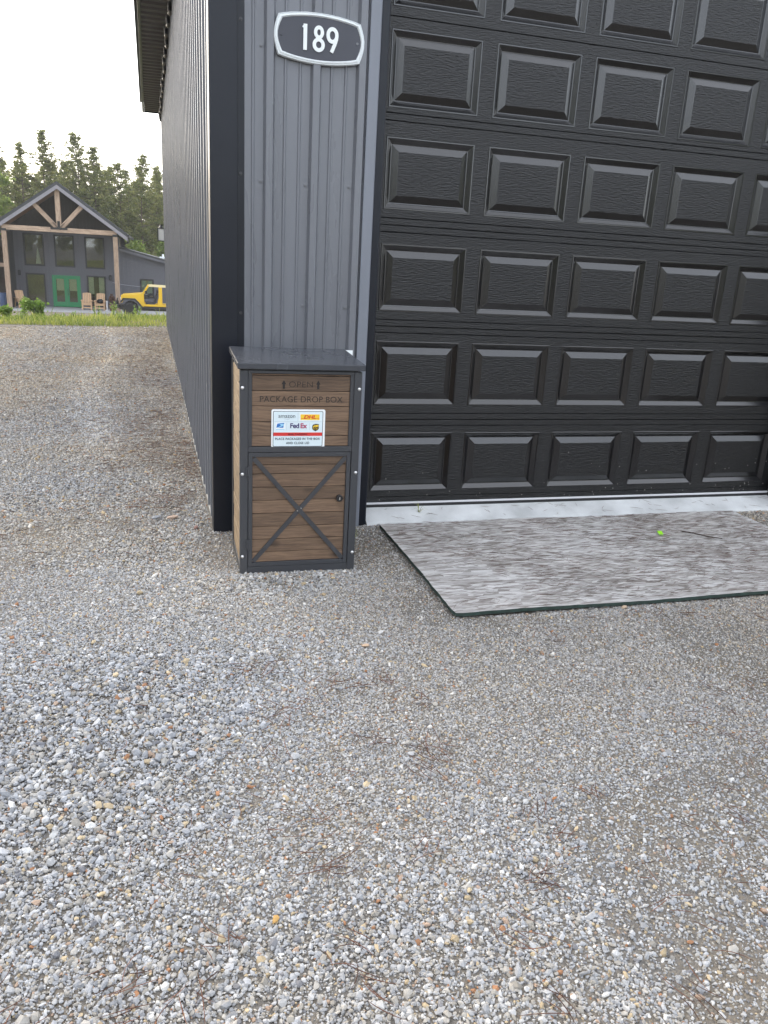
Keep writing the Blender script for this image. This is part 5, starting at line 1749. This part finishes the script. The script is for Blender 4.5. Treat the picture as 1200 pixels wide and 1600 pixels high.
# ------------------------------------------------------------------ yellow off-road vehicle
jz = float(ground_z(-2.3, 47.0))
car = thing('off_road_vehicle', 'yellow off-road vehicle with its doors off parked beside the house', 'off-road vehicle', (-2.40, 47.95, jz))
HWD = 0.80
body = MB()
for sgn in (-1, 1):
    ya, yb = (-HWD, -HWD + 0.06) if sgn < 0 else (HWD - 0.06, HWD)
    # front wing and bonnet side, sill, middle pillar, rear tub
    body.prism([(-0.52, 0.84), (-0.50, 1.20), (-0.40, 1.27), (0.74, 1.39), (0.80, 1.35), (0.80, 0.86), (0.86, 0.78), (0.86, 0.64), (0.66, 0.64), (0.44, 0.90), (0.24, 1.06), (-0.36, 1.06), (-0.44, 0.84)], 'y', ya, yb)
    body.prism([(0.861, 0.64), (0.861, 0.76), (1.599, 0.76), (1.599, 0.64)], 'y', ya + 0.001, yb - 0.001)
    body.prism([(1.60, 0.64), (1.58, 0.84), (1.66, 1.12), (1.66, 1.78), (1.86, 1.78), (1.86, 0.80), (1.86, 0.64)], 'y', ya, yb)
    body.prism([(1.861, 0.64), (1.861, 0.76), (2.50, 0.76), (2.45, 0.64)], 'y', ya + 0.001, yb - 0.001)
    body.prism([(2.501, 0.70), (2.46, 1.18), (3.58, 1.18), (3.58, 0.78), (3.42, 0.78), (3.25, 1.04), (2.68, 1.04)], 'y', ya, yb)
body.prism([(-0.40, 1.262), (0.74, 1.382), (0.74, 1.33), (-0.40, 1.20)], 'y', -HWD + 0.062, HWD - 0.062)     # bonnet
body.box(3.52, 3.58, -HWD + 0.061, HWD - 0.061, 0.60, 1.17)
body.box(0.70, 0.76, -HWD + 0.061, HWD - 0.061, 0.55, 1.33)
body.build('body', MT['yellow'], car, bevel=0.012)
b = MB(); b.box(-0.53, -0.46, -HWD + 0.07, HWD - 0.07, 0.80, 1.22)
gr = b.build('grille', MT['yellow'], car, bevel=0.02)
for k in range(7):
    b = MB(); b.box(-0.536, -0.529, -0.30 + k * 0.1 - 0.03, -0.30 + k * 0.1 + 0.03, 0.86, 1.14); b.build('grille_slot', MT['carblack'], gr)
for sgn in (-1, 1):
    b = MB(); b.cyl((sgn * 0.52, 1.03), 0.10, 'x', -0.56, -0.531, 14); b.build('headlight', MT['headlamp'], car)
    # windscreen post and header rail
    b = MB(); b.bar((0.76, sgn * 0.74, 1.36), (1.06, sgn * 0.68, 1.84), 0.06, 0.09); b.build('windscreen_post', MT['yellow'], car)
    b = MB(); b.bar((1.06, sgn * 0.66, 1.84), (3.35, sgn * 0.66, 1.80), 0.07, 0.09); b.bar((3.35, sgn * 0.66, 1.82), (3.45, sgn * 0.68, 1.17), 0.06, 0.06)
    b.build('roll_bar', simple('pale_yellow_bar', (0.72, 0.62, 0.36), 0.35), car)
    b = MB()
    for xc in (0.0, 2.95):
        b.prism([(xc - 0.58, 0.86), (xc - 0.42, 1.09), (xc + 0.28, 1.09), (xc + 0.48, 0.90), (xc + 0.70, 0.62), (xc + 0.62, 0.60), (xc + 0.42, 0.84), (xc + 0.24, 1.01), (xc - 0.36, 1.01), (xc - 0.50, 0.84)],
                'y', sgn * HWD + (0.002 if sgn > 0 else -0.16), sgn * HWD + (0.16 if sgn > 0 else -0.002))
    b.build('fender_flare', MT['carblack'], car)
    b = MB(); b.box(0.62, 2.42, sgn * HWD - 0.05, sgn * HWD + 0.05, 0.46, 0.60); b.build('rock_rail', MT['carblack'], car, bevel=0.02)
    b = MB(); b.box(0.90, 1.42, sgn * 0.38 - 0.25, sgn * 0.38 + 0.25, 0.70, 0.86); b.bar((1.40, sgn * 0.38, 0.80), (1.58, sgn * 0.38, 1.42), 0.44, 0.14, up=(1, 0, 0)); b.box(1.53, 1.66, sgn * 0.38 - 0.12, sgn * 0.38 + 0.12, 1.44, 1.62)
    b.build('seat', simple('grey_seat', (0.03, 0.03, 0.034), 0.8), car, bevel=0.03)
    b = MB(); b.box(0.86, 0.98, sgn * 0.92 - 0.08, sgn * 0.92 + 0.08, 1.38, 1.56); b.build('mirror', MT['carblack'], car, bevel=0.02)
b = MB(); b.bar((1.06, -0.66, 1.85), (1.06, 0.66, 1.85), 0.07, 0.07); b.bar((1.76, -0.66, 1.80), (1.76, 0.66, 1.80), 0.07, 0.07); b.build('cross_bar', MT['yellow'], car)
b = MB(); b.add([(0.79, -0.70, 1.38), (0.79, 0.70, 1.38), (1.05, 0.65, 1.82), (1.05, -0.65, 1.82)], [(0, 1, 2, 3)]); b.add([(0.798, -0.70, 1.38), (0.798, 0.70, 1.38), (1.058, 0.65, 1.82), (1.058, -0.65, 1.82)], [(3, 2, 1, 0)])
b.build('windscreen', MT['hglass'], car)
b = MB(); b.box(0.77, 1.02, -0.70, 0.70, 1.08, 1.32); b.box(0.6, 3.5, -0.72, 0.72, 0.56, 0.65); b.build('dashboard', MT['carblack'], car, bevel=0.02)
b = MB(); ring_ = [(1.12 + 0.06 * math.sin(t), -0.38 + 0.18 * math.cos(t), 1.25 + 0.17 * math.sin(t)) for t in [2 * math.pi * k / 16 for k in range(17)]]
b.tube(ring_, 0.016, 6, False); b.bar((1.0, -0.38, 1.2), (1.13, -0.38, 1.25), 0.05); b.build('steering_wheel', MT['carblack'], car)
b = MB(); b.box(-0.86, -0.66, -0.78, 0.78, 0.48, 0.68); b.box(-0.90, -0.70, -0.30, 0.30, 0.68, 0.86); b.box(-0.66, -0.40, -0.45, 0.45, 0.40, 0.66)
for sgn in (-1, 1):
    b.bar((-0.80, sgn * 0.40, 0.66), (-0.76, sgn * 0.40, 1.0), 0.06)
b.bar((-0.76, -0.43, 1.0), (-0.76, 0.43, 1.0), 0.06)
b.build('front_bumper', MT['carblack'], car, bevel=0.015)
b = MB(); b.bar((0.0, -0.7, 0.42), (0.0, 0.7, 0.42), 0.12); b.bar((2.95, -0.7, 0.42), (2.95, 0.7, 0.42), 0.12); b.box(-0.5, 3.4, -0.42, 0.42, 0.36, 0.46); b.build('chassis', MT['carblack'], car)
prof = [(-0.14, 0.22), (-0.145, 0.36), (-0.12, 0.405), (-0.05, 0.42), (0.05, 0.42), (0.12, 0.405), (0.145, 0.36), (0.14, 0.22)]
b = MB(); b.tube([(0, p[0], 0) for p in prof], [p[1] for p in prof], 26, False)
tyre_me = b.mesh('tyre')
b = MB()
for k in range(26):
    t = 2 * math.pi * k / 26
    c_, s_n = math.cos(t), math.sin(t)
    b.bar((0.425 * c_, -0.13, 0.425 * s_n), (0.425 * c_, 0.13, 0.425 * s_n), 0.04, 0.03, up=(-s_n, 0, c_))
tread_me = b.mesh('tread')
b = MB(); b.cyl((0, 0), 0.225, 'y', -0.10, 0.10, 20); b.cyl((0, 0), 0.07, 'y', -0.13, 0.13, 12)
rim_me = b.mesh('rim')
for xc in (0.0, 2.95):
    for sgn in (-1, 1):
        w = put('wheel', tyre_me, MT['tire'], car, smooth=True, loc=(xc, sgn * 0.80, 0.425))
        put('rim', rim_me, MT['rim'], w)
        put('tread', tread_me, MT['tire'], w)


# ------------------------------------------------------------------ trees
def pine_meshes(seed, h, cr, base=0.25, dens=1.0, blade=0.36, bw_=0.048):
    """tapered trunk with limbs, and a crown of needle sprays along the limbs"""
    r = np.random.default_rng(seed)
    tb = MB()
    lean = r.normal(0, 0.012, 2)
    tp = [(lean[0] * z * math.sin(z * 0.3), lean[1] * z, z) for z in np.linspace(-0.3, h, 9)]
    tb.tube(tp, [max(0.02, 0.15 * (1 - i / 8.4)) for i in range(9)], 7)
    P = []
    z = h * base
    while z < h * 0.985:
        t = (z - h * base) / (h * (1 - base))
        L0 = cr * (0.6 + 0.4 * math.sin(min(1, t * 2.2) * math.pi / 2)) * (1 - t) ** 0.9 + 0.08
        nb = int(r.integers(4, 7))
        for k in range(nb):
            a = r.uniform(0, 6.283); L_ = L0 * r.uniform(0.5, 1.35)
            up = r.uniform(-0.05, 0.38) + 0.5 * t
            x0, y0 = lean[0] * z * math.sin(z * 0.3), lean[1] * z
            dx, dy = math.cos(a), math.sin(a)
            e = (x0 + dx * L_, y0 + dy * L_, z + up * L_)
            tb.tube([(x0, y0, z), (x0 + dx * L_ * 0.5, y0 + dy * L_ * 0.5, z + up * L_ * 0.38), e], [0.035 * (1 - 0.5 * t), 0.022, 0.008], 4, False)
            m = max(3, int(L_ * 5.6 * dens))
            for i in range(m):
                s = 0.28 + 0.75 * (i + r.random()) / m
                q = np.array([x0 + dx * L_ * s, y0 + dy * L_ * s, z + up * L_ * s * (0.75 + 0.25 * s)])
                q += r.normal(0, 0.12, 3) * (0.5 + 0.6 * s)
                P.append(q)
        z += r.uniform(0.34, 0.58) * (1 - 0.35 * t)
    for i in range(3):
        P.append(np.array([lean[0] * h, lean[1] * h, h - 0.25 - 0.16 * i]))
    P = np.array(P)
    nb = 11
    n = len(P) * nb
    c = np.repeat(P, nb, 0)
    d = r.normal(size=(n, 3)); d[:, 2] = np.abs(d[:, 2]) * 0.8 - 0.15; d /= np.linalg.norm(d, axis=1)[:, None]
    s = np.cross(d, r.normal(size=(n, 3))); s /= np.linalg.norm(s, axis=1)[:, None]
    L_ = blade * r.uniform(0.6, 1.25, n)[:, None] * (1.08 - 0.5 * np.clip(c[:, 2:3] / h, 0, 1))
    V = np.stack([c, c + d * L_ * 0.6 + s * bw_, c + d * L_, c + d * L_ * 0.6 - s * bw_], 1).reshape(-1, 3)
    F = (np.arange(n) * 4)[:, None] + np.array([[0, 1, 2, 3]])
    tone = np.clip(np.repeat(r.normal(0.45, 0.2, len(P)), nb) + r.normal(0, 0.12, n), 0, 1)
    return tb, (V, F, tone)


pine_lib = []
for i, (h, cr, bs) in enumerate(((13.0, 2.7, 0.18), (12.0, 2.4, 0.14), (13.5, 2.9, 0.24), (11.0, 2.3, 0.12), (12.5, 2.2, 0.2))):
    tb, (V, F, T) = pine_meshes(200 + i, h, cr, bs)
    tm = tb.mesh('trunk'); tm.materials.append(MT['bark'])
    cm = tri_mesh('crown', V, F, T); cm.materials.append(MT['pine'])
    pine_lib.append((tm, cm, h, (V, F, T)))

GZ = -2.5
used = {}


def pine(kind, x, y, top, label, group=None, rz=None):
    tm, cm, h, _ = pine_lib[kind]
    s = (top - GZ) / h
    t = thing('pine_tree', label, 'pine tree', (x, y, GZ), random.uniform(0, 6.28) if rz is None else rz, group)
    t.scale = (s * random.uniform(0.92, 1.12), s * random.uniform(0.92, 1.12), s)
    put('trunk', tm, None, t); put('crown', cm, None, t)
    return t


def bear(u, y, z=6.0):
    """x at depth y on the line of sight that passes a given bearing over the house"""
    return u


# front row, measured against the house roof
FR = [(-12.9, 72, 9.0, 1, 'pine at the far left edge behind the porch roof'),
      (-11.4, 74, 9.5, 4, 'slim pine left of the house gable with thin top'),
      (-9.8, 75, 10.7, 0, 'tallest pine, just left of the gable peak'),
      (-8.3, 78, 8.6, 3, 'shorter dark pine right behind the gable peak'),
      (-6.9, 75, 10.7, 2, 'tall pine with open crown above the right roof slope'),
      (-5.6, 74, 9.6, 0, 'leaning-topped pine beside the open-crowned one over the right roof slope'),
      (-3.6, 73, 8.5, 1, 'narrow pine over the right eave of the gable'),
      (-1.7, 72, 9.1, 2, 'bright pine above the wing roof close to the garage wall'),
      (-0.4, 74, 8.2, 4, 'pine half hidden by the garage wall above the wing roof')]
for x, y, top, k, lab in FR:
    pine(k, x, y, top, lab)
i = 0
for y, zt, step in ((79, 7.6, 1.5), (84, 8.4, 1.5), (90, 9.4, 1.6)):
    x = -16.5
    while x < 1.6:
        pine(i % 5, x + random.uniform(-0.5, 0.5), y + random.uniform(-2, 2), zt + random.uniform(-1.3, 0.9), 'pine in the dense stand behind the front row of pines', 'pines deep in the stand behind the house')
        x += step; i += 1
for x in (-15.5,):
    pine(i % 5, x, 74 + random.uniform(-2, 2), 9 + random.uniform(-1, 1), 'pine in the dense stand behind the front row of pines', 'pines deep in the stand behind the house'); i += 1
# young bushy trees low behind the wing
dt = thing('leafy_tree', 'yellow green broadleaf tree at the left edge of the pines', 'tree', (-13.1, 66.0, GZ))
b = MB(); b.tube([(0, 0, -0.2), (0.1, 0, 3), (-0.1, 0.1, 6.5)], [0.16, 0.12, 0.05], 8)
for k in range(7):
    a = k * 0.9; b.tube([(0, 0, 2.6 + 0.5 * k), (math.cos(a) * 0.9, math.sin(a) * 0.9, 3.6 + 0.55 * k), (math.cos(a) * 1.6, math.sin(a) * 1.6, 4.2 + 0.6 * k)], [0.06, 0.04, 0.015], 5)
b.build('trunk', MT['bark'], dt)
Vs, Fs, Ts, off = [], [], [], 0
for k in range(22):
    a = rng.uniform(0, 6.283); rr_ = rng.uniform(0.2, 1.7); zc = rng.uniform(4.2, 9.4)
    V, F, T = leaf_cloud(230, (math.cos(a) * rr_, math.sin(a) * rr_, zc), (0.75, 0.75, 0.55), 0.16, 500 + k, 0.2, 1.3)
    Vs.append(V); Fs.append(F + off); Ts.append(T); off += len(V)
put('crown', tri_mesh('crown', np.concatenate(Vs), np.concatenate(Fs), np.concatenate(Ts)), MT['decid'], dt)
for k, (x, y, r_, h_) in enumerate(((-2.0, 66.5, 1.5, 5.2), (0.3, 67.5, 1.4, 4.6), (-12.4, 61.0, 1.5, 4.6), (-11.2, 63.5, 1.3, 4.4))):
    shrub('young_tree', ['loose light green sapling behind the wing roof', 'lower sapling behind the far end of the wing roof', 'scrubby sapling left of the house roof', 'thin sapling tucked against the left roof slope'][k], 'sapling', x, y, r_, h_, MT['decid'], 700 + 11 * k, 2100, 0.15, 0.25)


# unseen woods behind the camera, spaced to shape what the door reflects
def far_wood():
    Vs, Fs, Ts, off = [], [], [], 0
    tVs, tFs, toff = [], [], 0
    for k in range(92):
        if k < 30:                       # near on the right
            x = 18 + 1.6 * k + rng.normal(0, 0.9); y = -19 - 8 * rng.random()
        elif k < 64:                     # farther off behind
            x = -62 + 2.4 * (k - 30) + rng.normal(0, 0.9); y = -58 - 9 * rng.random()
        else:                            # unseen belt added along the left to dim the side wall
            x = -19 - 5 * rng.random(); y = -32 + 2.0 * (k - 64) + rng.normal(0, 0.8)
        V, F, T = leaf_cloud(160, (x, y, 1.6), (2.2, 2.2, 2.4), 0.6, 900 + k, 0.2, 1.2)
        Vs.append(V); Fs.append(F + off); Ts.append(T); off += len(V)
        V, F, T = pine_lib[k % 5][3]
        s = rng.uniform(0.85, 1.15) * (0.62 if 30 <= k < 64 and x > 2 else 1.0); a = rng.uniform(0, 6.28)  # lower trees at the back leave sky in the door's reflection
        F = F[::2]; T = T[::2]
        Rm = np.array([[math.cos(a), -math.sin(a), 0], [math.sin(a), math.cos(a), 0], [0, 0, 1]])
        W = V @ Rm.T * np.array([s * 1.15, s * 1.15, s]) + np.array([x, y, -0.1])
        Vs.append(W); Fs.append(F + off); Ts.append(T); off += len(V)
    V, F, T = np.concatenate(Vs), np.concatenate(Fs), np.concatenate(Ts)
    o = put('woodland', tri_mesh('woodland', V, F, T), MT['pine'])
    tag(o, 'unseen pine wood behind the camera, with a belt added at the left to dim the wall', kind='stuff')


far_wood()


def side_wood():
    Vs, Fs, Ts, off = [], [], [], 0
    for k in range(22):
        V, F, T = pine_lib[k % 5][3]
        a = rng.uniform(0, 6.28); s = rng.uniform(0.75, 0.95)
        Rm = np.array([[math.cos(a), -math.sin(a), 0], [math.sin(a), math.cos(a), 0], [0, 0, 1]])
        Vs.append(V @ Rm.T * s + np.array([2.5 + 1.5 * k, 78 + 10 * rng.random(), GZ])); Fs.append(F[::2] + off); Ts.append(T[::2]); off += len(V)
    o = put('woodland', tri_mesh('woodland', np.concatenate(Vs), np.concatenate(Fs), np.concatenate(Ts)), MT['pine'])
    tag(o, 'pines running on to the right behind the garage', kind='stuff')


side_wood()

# ------------------------------------------------------------------ thin summer haze
b = MB(); b.box(-75, 75, -75, 115, -4.0, 24.0)
hm = bpy.data.materials.new('haze'); hm.use_nodes = True
hm.node_tree.nodes.clear()
ho = hm.node_tree.nodes.new('ShaderNodeOutputMaterial')
hv = hm.node_tree.nodes.new('ShaderNodeVolumePrincipled')
hv.inputs['Color'].default_value = (0.95, 0.95, 0.92, 1)
hv.inputs['Density'].default_value = 0.00065
hm.node_tree.links.new(hv.outputs['Volume'], ho.inputs['Volume'])
o = b.build('haze', hm)
tag(o, 'thin pale haze between the garage and the pines', kind='stuff')
